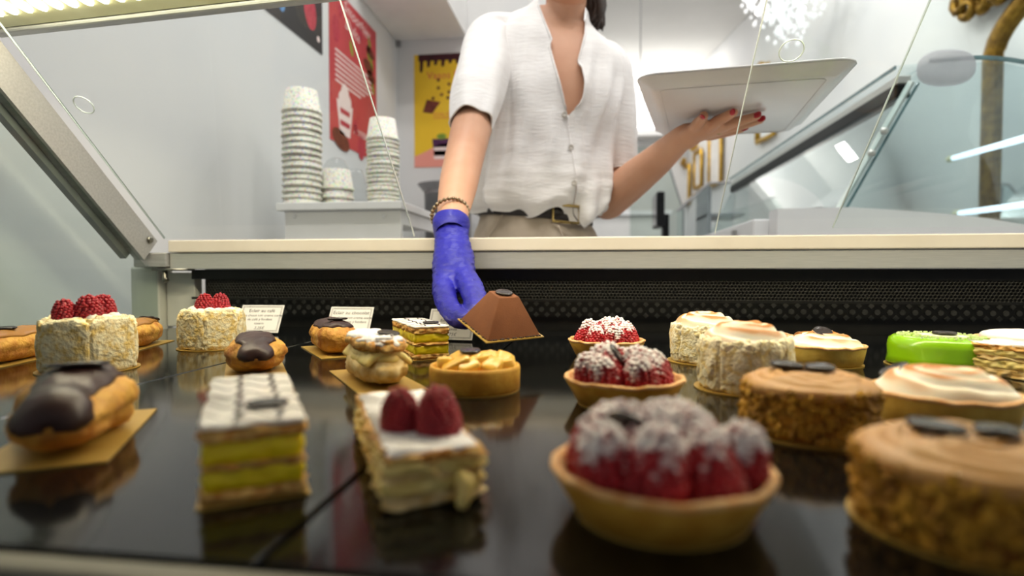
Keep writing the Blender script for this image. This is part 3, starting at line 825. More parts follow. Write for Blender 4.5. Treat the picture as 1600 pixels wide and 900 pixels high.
# hanging string of round bulbs beside the sleeve
ls = at(1001, 60, 3.2)
sg = thing('light_string', 'vertical string of small white bulbs beside the right sleeve', 'light string', ls)
bm = new(); tube(bm, [(0, 0, -.4), (0, 0, CEIL - ls.z)], [.003, .003], 6); part('cord', bm, 'grey_plastic', sg)
for py, r in ((117, .020), (127, .019), (135, .017), (148, .014), (160, .010), (174, .010)):
    q = at(1001, py, 3.2); bm = new(); ico(bm, (0, 0, 0), r, 2); part('bulb', bm, 'bulb', sg, loc=(q.x - ls.x, 0, q.z - ls.z))
# far white counter, screen, glass case
z1 = at(980, 330, 5.0).z
fc = thing('counter', 'plain white counter far behind the bent elbow', 'counter', (0, 0, 0))
xa, xb_ = .0, at(1045, 340, 5.0).x
part('body', box(new(), xa, xb_, 5.0, 5.5, 0, z1 - .04, .004), 'white_laminate', fc, False); part('top', box(new(), xa - .02, xb_ + .02, 4.97, 5.5, z1 - .039, z1, .004), 'white_gloss', fc, False)
mo = at(1043, 366, 3.4); mt_ = at(1040, 300, 3.4)
mon = thing('till_screen', 'black till screen seen edge-on beside the far glass case', 'monitor', (mo.x, 3.4, 0))
h0, h1 = mo.z, mt_.z
part('panel', box(new(), -.062, -.02, -.03, .22, h0 + .045, h1, .006), 'black_plastic', mon, False); part('display', box(new(), -.066, -.0625, -.02, .21, h0 + .055, h1 - .01), 'screen', mon, False)
bm = new(); box(bm, -.02, .015, .04, .14, h0 - .02, h1 - .12, .006); part('stand', bm, 'black_plastic', mon, False)
part('foot', box(new(), -.07, .05, .0, .2, h0 - .04, h0 - .021, .004), 'black_plastic', mon, False); part('pedestal', box(new(), -.10, .08, -.05, .3, 0, h0 - .041, .004), 'white_laminate', mon, False)
GY = 3.75
ga = at(1058, 330, GY); gb = at(1170, 288, GY); gt = at(1110, 286, GY).z
gc = thing('glass_case', 'distant glass display case with sloped side beyond the till screen', 'display case', (0, 0, 0))
xk = at(1108, 288, GY).x
part('base', box(new(), ga.x, gb.x, GY + .01, GY + .5, 0, at(1060, 372, GY).z, .004), 'white_laminate', gc, False)
bm = new(); quadbox(bm, [(ga.x, GY, at(1060, 372, GY).z), (ga.x, GY, ga.z), (xk, GY, gt), (gb.x, GY, gt), (gb.x, GY, at(1060, 372, GY).z)], .006); part('front_glass', bm, 'glass_case', gc, False)
bm = new(); quadbox(bm, [(ga.x, GY, ga.z), (ga.x, GY + .5, ga.z), (xk, GY + .5, gt), (xk, GY, gt)], .006); part('sloped_glass', bm, 'glass_case', gc, False)
bm = new(); tube(bm, [(ga.x, GY, ga.z), (xk, GY, gt), (gb.x, GY, gt)], [.008] * 3, 6); part('edge_trim', bm, 'grey_plastic', gc, False)
part('inner_shelf', box(new(), xk, gb.x - .01, GY + .05, GY + .45, gt - .2, gt - .185), 'grey_plastic', gc, False)
bm = new(); box(bm, xk, xk + .02, GY + .03, GY + .45, at(1060, 372, GY).z, gt - .01); part('divider', bm, 'grey_plastic', gc, False)
# slanting glass screen left of the frames
a = at(1040, 250, 4.4); b = at(1068, 330, 4.4)
sc_ = thing('glass_screen', 'slanted glass screen with dark edge behind the bent forearm', 'glass screen', (0, 0, 0))
cL = at(985, 215, 4.4)
bm = new(); quadbox(bm, [(cL.x, 4.4, a.z + .1), (a.x - .02, 4.4, a.z + .1), (b.x, 4.4, b.z), (b.x, 4.4, .9), (cL.x, 4.4, .9)], .008); part('pane', bm, 'glass_green', sc_, False)
bm = new(); tube(bm, [(a.x - .02, 4.4, a.z + .1), (b.x, 4.4, b.z), (b.x, 4.4, .9)], [.008] * 3, 6); part('edge', bm, 'grey_plastic', sc_, False)
part('plinth', box(new(), cL.x, b.x, 4.37, 4.44, 0, .899), 'white_laminate', sc_, False)

# cove light on the far wall, shining up at the ceiling
cv = thing('cove_light', 'white cove light trough on the far wall behind the tray', 'lamp', (.58, 7.05, 2.45))
part('trough', box(new(), -.5, .5, -.08, .145, -.05, -.02, .004), 'white_laminate', cv, False)
part('front_lip', box(new(), -.5, .5, -.095, -.081, -.05, .03, .003), 'white_laminate', cv, False)
cl_ = area('cove_light_beam', (0, .02, -.012), (PI, 0, 0), .9, .1, 17, (1.0, .97, .92)); cl_.parent = cv
# ================================================================== pastries
random.seed(11)
ZD = ZS + .0002
def spot(px, py, dz=0.0):
    """deck point under a pixel"""
    p = at_z(px, py, ZD); return Vector((p.x, p.y, ZD))
def spot_d(px, depth):
    """deck point in the direction of a pixel column at a camera depth"""
    d = ray(px, 600); d.z = 0
    fwd = Vector((-math.sin(YAW), math.cos(YAW), 0))
    d = d * (depth / d.dot(fwd))
    return Vector((d.x, d.y, ZD))

def rasp_mesh(seed):
    """one raspberry: drupelets in rings, point up, base at z=0, about 2 cm tall"""
    rnd = random.Random(seed)
    H = .0215; prof = lambda q: .0098 * (max(0.0, 1 - max(0.0, q - .12) ** 2.1 * 1.25)) ** .5 * (.80 + .20 * min(1, q / .15))
    bm = new(); lathe(bm, [(0, 0)] + [(prof(j / 14) * .93, H * .96 * j / 14) for j in range(14)] + [(0, H * .97)], 20)
    rings = []
    for j in range(10):
        q = .05 + j * .098; r_ = prof(q); rings.append((q * H, r_ * .90, max(1, int(2 * PI * r_ / .0037)), .00225 - .00005 * j))
    rings.append((H * .985, .0004, 1, .0018))
    for k, (z, r, n, dr) in enumerate(rings):
        for i in range(n):
            a = 2 * PI * (i + .5 * (k % 2)) / n + rnd.uniform(-.06, .06)
            ico(bm, (r * math.cos(a), r * math.sin(a), z + rnd.uniform(-.0004, .0004)), dr * rnd.uniform(.92, 1.06), 1)
    return mesh_of(bm, 'raspberry')
RB = [rasp_mesh(i) for i in range(3)]
RBS = [m_.copy() for m_ in RB]
for m_ in RB: m_.materials.append(MATS['raspberry'])
for m_ in RBS: m_.materials.append(MATS['raspberry_sugared'])
def raspberry(parent, loc, sc=1.0, tilt=(0, 0), sug=False, k=0, rz=None):
    return link('raspberry', (RBS if sug else RB)[k % 3], None, parent, loc=loc, rot=(tilt[0], tilt[1], random.uniform(0, 6) if rz is None else rz), scale=(sc, sc, sc))

def disc_mesh(rx, ry, h):
    bm = new(); lathe(bm, [(0, 0), (.85, 0), (1, .35), (.97, .75), (.86, 1), (.72, .82), (.4, .8), (0, .86)], 28)
    for v in bm.verts: v.co = Vector((v.co.x * rx, v.co.y * ry, v.co.z * h))
    return mesh_of(bm, 'chocolate_disc')
def choc_disc(parent, loc, rx=.0085, ry=None, h=.0028, rot=(0, 0, 0)):
    return link('chocolate_disc', disc_mesh(rx, ry or rx, h), 'choc_disc', parent, loc=loc, rot=rot)

def round_card(parent, r):
    bm = new(); lathe(bm, [(0, 0), (r, 0), (r, .0008), (0, .0008)], 48); return part('card_base', bm, 'gold_card', parent, False)
def rect_card(parent, w, l, rz=0, off=(0, 0)):
    bm = new(); box(bm, -w / 2, w / 2, -l / 2, l / 2, 0, .0008)
    return part('card_base', bm, 'gold_card', parent, False, rot=(0, 0, rz), loc=(off[0], off[1], 0))

def shell(parent, rt, rb, h, wall=.0038, mat='tart_crust', seed=0, z0=.0009):
    bm = new()
    def fn(co, a, r, z):
        k = 1 + .012 * nz(math.cos(a) * 2 + seed, math.sin(a) * 2, z * 60) ; co.x *= k; co.y *= k
        co.z += .0006 * nz(math.cos(a) * 5, math.sin(a) * 5, seed + 3) * (z / h)
        return co
    lathe(bm, [(0, 0), (rb * .95, 0), (rb, .0012), ((rb + rt) / 2, h * .5), (rt - .0008, h - .003), (rt - .0008, h - .0018)], 72, fn=fn)
    o = part('crust', bm, mat, parent, loc=(0, 0, z0))
    bm = new()
    def fn2(co, a, r, z):
        k = 1 + .012 * nz(math.cos(a) * 2 + seed, math.sin(a) * 2, z * 60) + .006 * math.sin(a * 9 + seed) * nz(math.cos(a) * 3, math.sin(a) * 3, seed); co.x *= k; co.y *= k
        co.z += .0012 * nz(math.cos(a) * 4, math.sin(a) * 4, seed + 3)
        return co
    lathe(bm, [(rt - .0009, h - .0025), (rt + .0004, h - .0012), (rt, h), (rt - wall * .6, h + .0004), (rt - wall, h - .0012), (rt - wall - .001, h - .006), (0, h - .006)], 72, fn=fn2)
    part('crust_rim', bm, 'crust_rim', o)
    return o

def raspberry_tart(loc, rz, label, seed, r=.0425, layout=None, disc_at=None, sc=1.0):
    t = thing('raspberry_tart', label, 'tart', loc, rz, 'raspberry tarts')
    round_card(t, r * .78)
    shell(t, r, r * .80, .0185, seed=seed)
    rnd = random.Random(seed)
    z0 = .0118
    for i in range(8):
        a = 2 * PI * i / 8 + rnd.uniform(-.12, .12); q = r - .0170
        raspberry(t, (q * math.cos(a), q * math.sin(a), z0 + rnd.uniform(0, .0015)), sc * rnd.uniform(1.08, 1.24), (rnd.uniform(-.25, .25) + .22 * -math.sin(a), rnd.uniform(-.25, .25) + .22 * math.cos(a)), True, i)
    for i in range(4):
        a = 2 * PI * i / 4 + .6 + seed; q = r * .32
        raspberry(t, (q * math.cos(a), q * math.sin(a), z0 + .003 + rnd.uniform(0, .002)), sc * rnd.uniform(1.1, 1.25), (rnd.uniform(-.4, .4), rnd.uniform(-.4, .4)), True, i + 1)
    dx_, dy_ = disc_at or (0, .004)
    choc_disc(t, (dx_, dy_, .0325), .0105, rot=(.95, .15, .2))
    return t
raspberry_tart(spot_d(947, .640), .3, 'sugared raspberry tart farthest back by the black grille', 1, disc_at=(.012, .01))
raspberry_tart(spot_d(975, .412), 1.2, 'sugared raspberry tart in the middle of its row of three', 2, disc_at=(-.003, .004))
raspberry_tart(spot_d(1032, .224), 2.2, 'big blurred raspberry tart with icing sugar, nearest to the front', 3, disc_at=(.0, .016), sc=1.02)

# ---- meringue surfaces
def swirl_top(parent, r, h, mat, name='meringue', turns=3, seed=0, dome=1.0, z0=0, ridge=.0022, rot=0, edge=.9, ecc=0):
    bm = new(); n = 40; m_ = 72; rows = []
    lay_ = bm.verts.layers.float.new('toast')
    for j in range(n + 1):
        q = j / n; row = []
        for i in range(m_):
            a = 2 * PI * i / m_
            rr = r * q * (1 + .035 * nz(math.cos(a) * 2, math.sin(a) * 2, seed) * q)
            base = h * (1 - q ** 3.2) ** .75 * dome
            sp = math.sin(turns * 2 * PI * q ** .8 - a * (1 + ecc) + seed)
            z = z0 + base + ridge * (abs(sp) ** .7 * 2 - 1) * (1 - q ** 6) * min(1, q * 4) + .0018 * nz(math.cos(a) * q * 2.5 + seed, math.sin(a) * q * 2.5, 5) * (1 - q ** 8)
            v_ = bm.verts.new((rr * math.cos(a + rot), rr * math.sin(a + rot), max(z, z0 - .001)))
            v_[lay_] = max(0.0, min(1.0, (abs(sp) ** 1.5 * 1.25 - .40) * 2.3 * (.55 + .9 * nz(math.cos(a) * q * 2 + seed, math.sin(a) * q * 2, 11)) + .10)) * (1 - .7 * q ** 6)
            row.append(v_)
            if j == 0: break
        rows.append(row)
    bot = [bm.verts.new((v.co.x, v.co.y, z0 - .004)) for v in rows[-1]]
    rows.append(bot)
    for A, B in zip(rows, rows[1:]):
        for i in range(m_):
            k = (i + 1) % m_
            if len(A) == 1: bm.faces.new((A[0], B[i], B[k]))
            else: bm.faces.new((A[i], B[i], B[k], A[k]))
    bm.faces.new(bot[::-1])
    return part(name, bm, mat, parent)

def ladyfinger_mesh(w, h, t, seed):
    bm = new()
    def fn(co):
        k = .0015 * abs(nz(co.x * 210 + seed * 7, co.y * 210, co.z * 210)) * 2 + .0018 * nz(co.x * 90, co.y * 90 + seed * 3, co.z * 90)
        l = co.length
        return co * (1 + k / max(l, .005) * 1.2)
    superell(bm, (0, 0, h / 2), w / 2, t / 2, h / 2, .38, .55, 56, 44, fn)
    return mesh_of(bm, 'ladyfinger')
def charlotte(loc, rz, label, n=6, r=.034, h=.043, berries=(), top='cream', mat='ladyfinger', seed=0):
    t = thing('charlotte_cake', label, 'cake', loc, rz, 'ladyfinger charlotte cakes')
    round_card(t, r + .0035)
    th = .015; ri = r - th / 2; w = 2 * ri * math.tan(PI / n) * 1.06 + .003
    bm = new(); lathe(bm, [(0, .001), (ri, .001), (ri, h - .006), (ri - .003, h - .003), (0, h - .003)], 32); part('filling', bm, 'cream_white', t)
    ms = [ladyfinger_mesh(w, h, th, seed + i) for i in range(3)]
    for mm in ms: mm.materials.append(MATS[mat])
    for i in range(n):
        a = 2 * PI * i / n
        link('ladyfinger', ms[i % 3], None, t, loc=(ri * math.cos(a), ri * math.sin(a), .001), rot=(0, 0, a + PI / 2), scale=(1, 1, 1 + .02 * ((i * 7) % 3 - 1)))
    if top == 'cream':
        bm = new(); rnd = random.Random(seed)
        for i in range(13):
            a = 2 * PI * i / 13; q = ri * .72
            superell(bm, (q * math.cos(a), q * math.sin(a), h - .001), .0075, .0075, .0055 * rnd.uniform(.8, 1.4), 1, 1, 12, 8)
        superell(bm, (0, 0, h - .002), ri * .8, ri * .8, .004, .7, 1, 24, 8)
        part('whipped_cream', bm, 'cream_white', t)
        for k, (x, y, s, tx, ty) in enumerate(berries): raspberry(t, (x, y, h - .0035), s, (tx, ty), False, k)
    else:
        swirl_top(t, r - .001, .016, 'meringue', turns=2, seed=seed, z0=h - .005, ridge=.0028)
        choc_disc(t, (.016, .012, h + .006), .0085, rot=(.2, .35, 0))
    return t
def facing(loc):        # rotation that turns local -y towards the camera
    return math.atan2(loc.y, loc.x) - PI / 2
p = spot_d(140, .555); charlotte(p, facing(p) + .02, 'ladyfinger charlotte with three raspberries near the left end glass', 6, .0385, .049, ((-.0165, -.013, 1.05, -.1, -.15), (.0, -.014, 1.2, .05, .02), (.011, .004, 1.2, 0, .12)), 'cream', 'ladyfinger_golden', 1)
p = spot_d(333, .715); charlotte(p, facing(p) - .25, 'ladyfinger charlotte with two raspberries beside the coffee eclair card', 6, .036, .046, ((-.006, -.010, 1.12, 0, -.05), (.009, .004, 1.12, 0, .08)), 'cream', 'ladyfinger_golden', 4)
p = spot_d(1100, .605); charlotte(p, facing(p) + .1, 'meringue topped ladyfinger cake behind its paler twin', 9, .0345, .0385, (), 'meringue', 'ladyfinger', 7)
p = spot_d(1163, .463); charlotte(p, facing(p) + .35, 'meringue topped ladyfinger cake in front of the other, beside coffee cake', 9, .0355, .0405, (), 'meringue', 'ladyfinger', 9)

# ---- meringue tarts
def meringue_tart(loc, label, seed, r, h, turns, rot, almonds, dloc, drot):
    t = thing('meringue_tart', label, 'tart', loc, facing(loc), 'lemon meringue tarts')
    round_card(t, r * .94); shell(t, r, r * .9, .0195, mat='tart_crust_pale', seed=seed)
    swirl_top(t, r - .003, h, 'meringue', turns=turns, seed=seed, z0=.0185, ridge=.0024, rot=rot)
    choc_disc(t, dloc, .0095, rot=drot)
    if almonds:
        rnd = random.Random(seed); bm = new(); lathe(bm, [(0, 0), (.0062, 0), (.0066, .0004), (0, .0008)], 12)
        for v in bm.verts: v.co.x *= .6
        am = mesh_of(bm, 'almond_flake'); am.materials.append(MATS['almond'])
        for i in range(9):
            link('almond_flake', am, None, t, loc=(-.034 + .006 * i + rnd.uniform(-.002, .002), rnd.uniform(-.012, .014), .0300 + rnd.uniform(0, .002) - abs(i - 5) * .0009), rot=(rnd.uniform(-.5, .5), rnd.uniform(-.4, .4), rnd.uniform(0, 6)))
    return t
meringue_tart(spot_d(1284, .590), 'small toasted meringue tart with almond flakes at the back', 2, .0400, .0112, 2, .6, True, (.0, -.004, .0315), (.5, .1, .2))
meringue_tart(spot_d(1474, .358), 'wide white meringue tart between green cake and coffee cakes', 5, .0405, .0140, 2, 2.2, False, (-.026, .012, .0275), (.1, -.5, .2))

# ---- coffee crumb cakes
def coffee_cake(loc, label, r, h, seed, discs):
    t = thing('coffee_cake', label, 'cake', loc, facing(loc), 'crumb coated coffee cakes')
    round_card(t, r + .002)
    bm = new(); lathe(bm, [(0, .001), (r * .93, .001), (r * .96, .004), (r * .96, h - .002), (0, h - .002)], 48); part('sponge', bm, 'cake_sponge', t)
    rnd = random.Random(seed); bm = new()
    for i in range(620):
        a = rnd.uniform(0, 2 * PI); z = .002 + rnd.random() * (h - .003)
        rr = r * (.965 + rnd.uniform(-.02, .03)); s = rnd.uniform(.0014, .0034)
        vs = ico(bm, (rr * math.cos(a), rr * math.sin(a), max(z, s)), s, 1, (rnd.uniform(.7, 1.2), rnd.uniform(.7, 1.2), rnd.uniform(.7, 1.1)), .22)
    part('crumb_coating', bm, 'crumb', t, False, kind='stuff')
    swirl_top(t, r * 1.0, .0062, 'coffee_cream', 'coffee_cream', turns=2.5, seed=seed, z0=h - .0005, ridge=.0012)
    for (x, y, rx, ry, rt) in discs: choc_disc(t, (x, y, h + .0068), rx, ry, .0032, rt)
    return t
coffee_cake(spot_d(1263, .338), 'coffee cake with crumb sides and two chocolate drops, mid row', .0362, .029, 3, ((-.012, .006, .0095, .008, (0, .05, 0)), (.006, .004, .0085, .0075, (.05, 0, 0))))
coffee_cake(spot_d(1518, .210), 'large blurred coffee cake in the front right corner', .0372, .0275, 6, ((-.010, -.002, .0105, .006, (0, .0, -.35)), (.0075, .004, .0072, .0062, (.0, 0, .3))))

# ---- mille-feuilles
def rough_slab(bm, w, l, z0, z1, amp, seed, nx=10, ny=20, bulge=0):
    """slab with ragged sides"""
    def side(u):
        # perimeter point at u in [0,1)
        per = 2 * (w + l); s = u * per
        if s < w: return (-w / 2 + s, -l / 2, 0, -1)
        s -= w
        if s < l: return (w / 2, -l / 2 + s, 1, 0)
        s -= l
        if s < w: return (w / 2 - s, l / 2, 0, 1)
        s -= w
        return (-w / 2, l / 2 - s, -1, 0)
    n = 160; lv = 6; rings = []
    for k in range(lv):
        t = k / (lv - 1); z = z0 + (z1 - z0) * t; ring = []
        for i in range(n):
            x, y, nx_, ny_ = side(i / n)
            d = amp * nz(x * 160 + seed, y * 160, z * 500 + seed) + bulge * math.sin(PI * t)
            ring.append(bm.verts.new((x + nx_ * d, y + ny_ * d, z + (amp * .35 * nz(x * 120, y * 120, seed + t * 3) if k in (0, lv - 1) else 0))))
        rings.append(ring)
    for A, B in zip(rings, rings[1:]):
        for i in range(n): bm.faces.new((A[i], A[(i + 1) % n], B[(i + 1) % n], B[i]))
    bm.faces.new(rings[0][::-1]); bm.faces.new(rings[-1])
    return bm
def mille_feuille(loc, rz, label, w, l, h, seed):
    t = thing('mille_feuille', label, 'pastry', loc, rz, 'iced mille-feuilles')
    rect_card(t, w + .004, l + .004)
    u = (h - .001) / 100
    z = .001; lay = [('pastry_layer', 'puff', 15), ('custard_layer', 'custard', 25), ('pastry_layer', 'puff', 9), ('custard_layer', 'custard', 27), ('pastry_layer', 'puff', 17), ('icing_layer', 'icing', 7)]
    for k, (nm, mt, p_) in enumerate(lay):
        z1 = z + u * p_
        ext = {'pastry_layer': 0, 'custard_layer': -.0012, 'icing_layer': .0002}[nm]
        part(nm, rough_slab(new(), w + ext, l + ext, z, z1, .0030 if nm == 'pastry_layer' else .0016, seed + k * 3.1, bulge=.0008), mt, t)
        z = z1
    bm = new()   # feathered chocolate lines
    for i in range(2):
        xx = -w / 2 + w * (.36 + .42 * i)
        pts = [Vector((xx + (.10 * w) * (((k % 6) / 6.0) - .5) * (1 if k % 12 < 6 else 1), -l / 2 + l * k / 36, z + .0001)) for k in range(37)]
        tube(bm, pts, [.0006 + .0005 * abs(math.sin(k * .52)) for k in range(37)], 5, flat=(.35, 1), up=(0, 0, 1))
    for i in range(5):
        yy = -l / 2 + l * (.12 + .19 * i)
        pts = [Vector((-w / 2 + w * k / 20, yy + .006 * math.cos(k / 20 * PI * 4.4), z + .0001)) for k in range(21)]
        tube(bm, pts, [.00035] * 21, 5, flat=(.4, 1), up=(0, 0, 1))
    part('chocolate_feathering', bm, 'chocolate', t)
    choc_disc(t, (.006, -l * .26, z + .0002), .0092, .007, .0022)
    return t
mille_feuille(Vector((-.1675, .2648, ZD)), math.radians(33), 'tall iced mille-feuille with yellow custard in the front row', .0385, .115, .0330, 2)
mille_feuille(Vector((-.198, .643, ZD)), math.radians(31.5), 'small iced mille-feuille in front of the tartlet card', .0375, .112, .0365, 5)

def puff_slice(loc, rz, label, w, l, h, seed, berries, group='sugared puff slices'):
    t = thing('puff_slice', label, 'pastry', loc, rz, group)
    lay = [('pastry_layer', 'puff_pale', .0, .22, .0044, 0), ('custard_layer', 'custard_pale', .22, .46, .0042, .001), ('pastry_layer', 'puff_pale', .46, .60, .0050, .0), ('custard_layer', 'custard_pale', .60, .78, .0036, .0005), ('pastry_layer', 'puff', .78, .93, .0044, 0)]
    for k, (nm, mt, a, b, am, bu) in enumerate(lay):
        part(nm, rough_slab(new(), w, l, .0008 + h * a, .0008 + h * b, am, seed + k * 2.7, bulge=bu), mt, t)
    bm = new(); rough_slab(bm, w - .003, l - .003, h * .92, h * 1.0, .0024, seed + 20)
    part('icing_sugar', bm, 'sugar', t)
    rect_card(t, w * .9, l * .95)
    for k, (x, y, s, tx, ty) in enumerate(berries): raspberry(t, (x, y, h * .92), s, (tx, ty), False, k)
    return t
t = puff_slice(Vector((-.0905, .276, ZD)), math.radians(28), 'sugared puff slice with two big raspberries in the front row', .040, .122, .0225, 3, ((-.007, -.022, .92, .1, -.1), (.008, -.035, 1.0, .12, .08)))
bm = new(); tube(bm, spline([(.010, -.062, .012), (.011, -.066, .009), (.010, -.068, .006), (.009, -.069, .003)], 10), [.003, .0036, .004, .0042, .004, .0036, .0032, .0034, .0032, .0028], 8, round_ends=True)
part('custard_drip', bm, 'custard_pale', t)
p = spot(1640, 600); puff_slice(p + Vector((.006, .03, 0)), math.radians(30), 'puff slice cut off by the right edge, below the white glazed bun', .046, .08, .030, 8, ())

# ---- eclairs
def eclair(loc, rz, label, L=.10, w=.040, h=.034, glaze='chocolate', seed=0, g0=.12, g1=.95, discs=((.0, 1),), card=None, gw=1.0, bumps=1.0, drape=False):
    t = thing('eclair', label, 'eclair', loc, rz, 'choux eclairs')
    if card: rect_card(t, *card)
    nu, nv = 44, 36
    def surf(u, v, off=0.0):
        """u along 0..1, v angle 0 = top"""
        s = u * 2 - 1
        e = max(0.0, 1 - abs(s) ** 3.0) ** .5
        lob = 1 + bumps * (.06 * math.sin(u * PI * 3 + seed) + .09 * nz(u * 4 + seed, math.cos(v) * 1.2, math.sin(v) * 1.2) + .05 * nz(u * 9, math.cos(v) * 3 + seed, math.sin(v) * 3) + .02 * nz(u * 24, math.cos(v) * 8 + seed, math.sin(v) * 8))
        slit = 1 - .10 * math.exp(-((abs(v) - 1.75) / .16) ** 2) * e
        rx = w / 2 * e * lob * slit + off; rz_ = h / 2 * e * lob * slit + off
        y = s * L / 2 + (off * 1.0 if s > 0 else -off) * (abs(s) > .93)
        x = math.sin(v) * rx; z = math.cos(v) * rz_
        z = h * .47 + (z if z > 0 else z * .92)
        return Vector((x, y, max(z, .0009)))
    bm = new(); rows = []
    for i in range(nu + 1):
        u = i / nu
        if i in (0, nu): rows.append([bm.verts.new(surf(u, 0))]); continue
        rows.append([bm.verts.new(surf(u, 2 * PI * j / nv - PI)) for j in range(nv)])
    for A, B in zip(rows, rows[1:]):
        for j in range(nv):
            k = (j + 1) % nv
            if len(A) == 1: bm.faces.new((A[0], B[k], B[j]))
            elif len(B) == 1: bm.faces.new((A[j], A[k], B[0]))
            else: bm.faces.new((A[j], A[k], B[k], B[j]))
    part('choux', bm, 'choux', t)
    bm = new(); nu2, nv2 = 36, 18; O = []; I = []
    for i in range(nu2 + 1):
        u = g0 + (g1 - g0) * i / nu2
        taper = min(1, max(0, math.sin(PI * i / nu2)) ** .22 + .02)
        ro = []; ri = []
        for j in range(nv2 + 1):
            q = j / nv2 * 2 - 1
            vv = q * gw * (.95 + .22 * nz(u * 5 + seed, 0, (1 if q > 0 else 3))) * taper
            if drape and u < .16: vv = q * (abs(gw) + (2.2 - gw) * (1 - u / .16) ** 1.2)
            edge = max(0.0, 1 - abs(q) ** 4) * (1 if 0 < i < nu2 else 0)
            ro.append(bm.verts.new(surf(u, vv, .0004 + .0020 * edge))); ri.append(bm.verts.new(surf(u, vv, -.0012)))
        O.append(ro); I.append(ri)
    for i in range(nu2):
        for j in range(nv2):
            bm.faces.new((O[i][j], O[i][j + 1], O[i + 1][j + 1], O[i + 1][j])); bm.faces.new((I[i][j], I[i + 1][j], I[i + 1][j + 1], I[i][j + 1]))
        bm.faces.new((O[i][0], O[i + 1][0], I[i + 1][0], I[i][0])); bm.faces.new((O[i][nv2], I[i][nv2], I[i + 1][nv2], O[i + 1][nv2]))
    for j in range(nv2):
        bm.faces.new((O[0][j], I[0][j], I[0][j + 1], O[0][j + 1])); bm.faces.new((O[nu2][j], O[nu2][j + 1], I[nu2][j + 1], I[nu2][j]))
    part('glaze', bm, glaze, t)
    for (u, k) in discs:
        q = surf(u, 0, .002); q2 = surf(min(1, u + .05), 0, .002)
        choc_disc(t, q, .010 * k, .0085 * k, .0026, (math.atan2(q2.z - q.z, q2.y - q.y), 0, 0))
    return t
# local y is the long axis; +y end is g1 side
eclair(Vector((-.290, .288, ZD)), math.radians(34), 'chocolate eclair on gold card in the front left corner', .112, .052, .037, 'chocolate', 2.1, .001, .98, ((.56, 1.6),), (.058, .118, -.08, (.0, .0)), .80, 1.7, True)
eclair(Vector((-.324, .518, ZD)), math.radians(33), 'chocolate eclair behind the tall mille-feuille', .108, .050, .034, 'chocolate', 4.0, .001, .97, ((.80, .9),), (.052, .112), .74, 1.7, True)
eclair(Vector((-.303, .644, ZD)), math.radians(38), 'chocolate eclair in front of the chocolate eclair card', .110, .046, .038, 'chocolate', 6.3, .10, .96, ((.30, 1.15),), (.052, .118), .95, 1.4)
eclair(Vector((-.606, .530, ZD)), math.radians(16), 'coffee glazed eclair cut off by the left edge', .112, .038, .034, 'coffee_glaze', 1.0, .06, .95, ((.40, .95),), (.042, .118), .9, .9)
eclair(Vector((-.567, .653, ZD)), math.radians(17), 'coffee glazed eclair peeking out behind the three-raspberry charlotte', .110, .036, .034, 'coffee_glaze', 3.0, .06, .95, ((.72, .9), (.88, .8)), (.040, .116), .8, .9)

# ---- cream puff
p = Vector((-.187, .478, ZD))
t = thing('cream_puff', 'sugared cream puff with chocolate drop on gold card', 'pastry', p, math.radians(36))
rect_card(t, .054, .124)
def lump(amp, sc, seed):
    def fn(co):
        return co * (1 + amp * nz(co.x * sc + seed, co.y * sc, co.z * sc) + amp * .5 * nz(co.x * sc * 3, co.y * sc * 3 + seed, co.z * sc * 3))
    return fn
bm = new(); superell(bm, (0, 0, .0135), .0205, .052, .0125, .75, .8, 40, 24, lump(.16, 90, 1)); part('choux_base', bm, 'puff_pale', t)
bm = new()
for i in range(19):
    y = -.040 + i * .0044
    pts = spline([(-.0172, y - .003, .0205), (-.011, y - .001, .0255), (0, y + .001, .028), (.011, y, .0255), (.0172, y - .003, .0205)], 14)
    tube(bm, pts, [.0026 + .0010 * math.sin(k / 13 * PI) for k in range(14)], 8, round_ends=True)
superell(bm, (0, 0, .0235), .0175, .047, .007, .8, .8, 24, 10)
part('piped_cream', bm, 'custard_pale', t)
bm = new(); superell(bm, (0, .001, .0335), .0195, .051, .0075, .8, .8, 44, 20, lump(.22, 100, 4)); part('choux_cap', bm, 'puff', t)
bm = new(); superell(bm, (0, .001, .0365), .0178, .048, .0062, .8, .8, 44, 20, lump(.25, 110, 4)); part('icing_sugar', bm, 'sugar', t)
choc_disc(t, (.006, -.022, .0415), .0095, .0075, .0026, (.12, .1, -.3))

# ---- apple tart
p = spot_d(742, .462)
t = thing('apple_tart', 'golden apple tart with fruit chunks and chocolate drop below pyramid', 'tart', p, facing(p))
round_card(t, .0362)
bm = new()
def fnw(co, a, r, z):
    k = 1 + .010 * nz(math.cos(a) * 3, math.sin(a) * 3, z * 80); co.x *= k; co.y *= k; return co
lathe(bm, [(0, .001), (.0352, .001), (.0362, .0022), (.0366, .017), (.0360, .0195), (.0345, .0200), (.0328, .0185), (.0325, .014), (0, .014)], 72, fn=fnw); part('crust', bm, 'tart_crust', t)
bm = new(); lathe(bm, [(0, .0185), (.026, .0175), (.0325, .0155)], 40); part('custard', bm, 'apple', t)
rnd = random.Random(5)
for i in range(17):
    if i < 11: a = 2 * PI * i / 11 + rnd.uniform(-.15, .15); q = .0235 + rnd.uniform(-.002, .0015); zz = .0200
    else: a = 2 * PI * i / 6; q = .0105; zz = .0222
    bm = new(); superell(bm, (0, 0, 0), .0105 * rnd.uniform(.8, 1.2), .0072 * rnd.uniform(.8, 1.2), .0056 * rnd.uniform(.8, 1.2), .42, .5, 18, 10, lump(.12, 120, i))
    part('apple_chunk', bm, 'apple', t, loc=(q * math.cos(a), q * math.sin(a), zz), rot=(rnd.uniform(-.5, .5), rnd.uniform(-.5, .5), a + rnd.uniform(-.9, .9) + PI / 2))
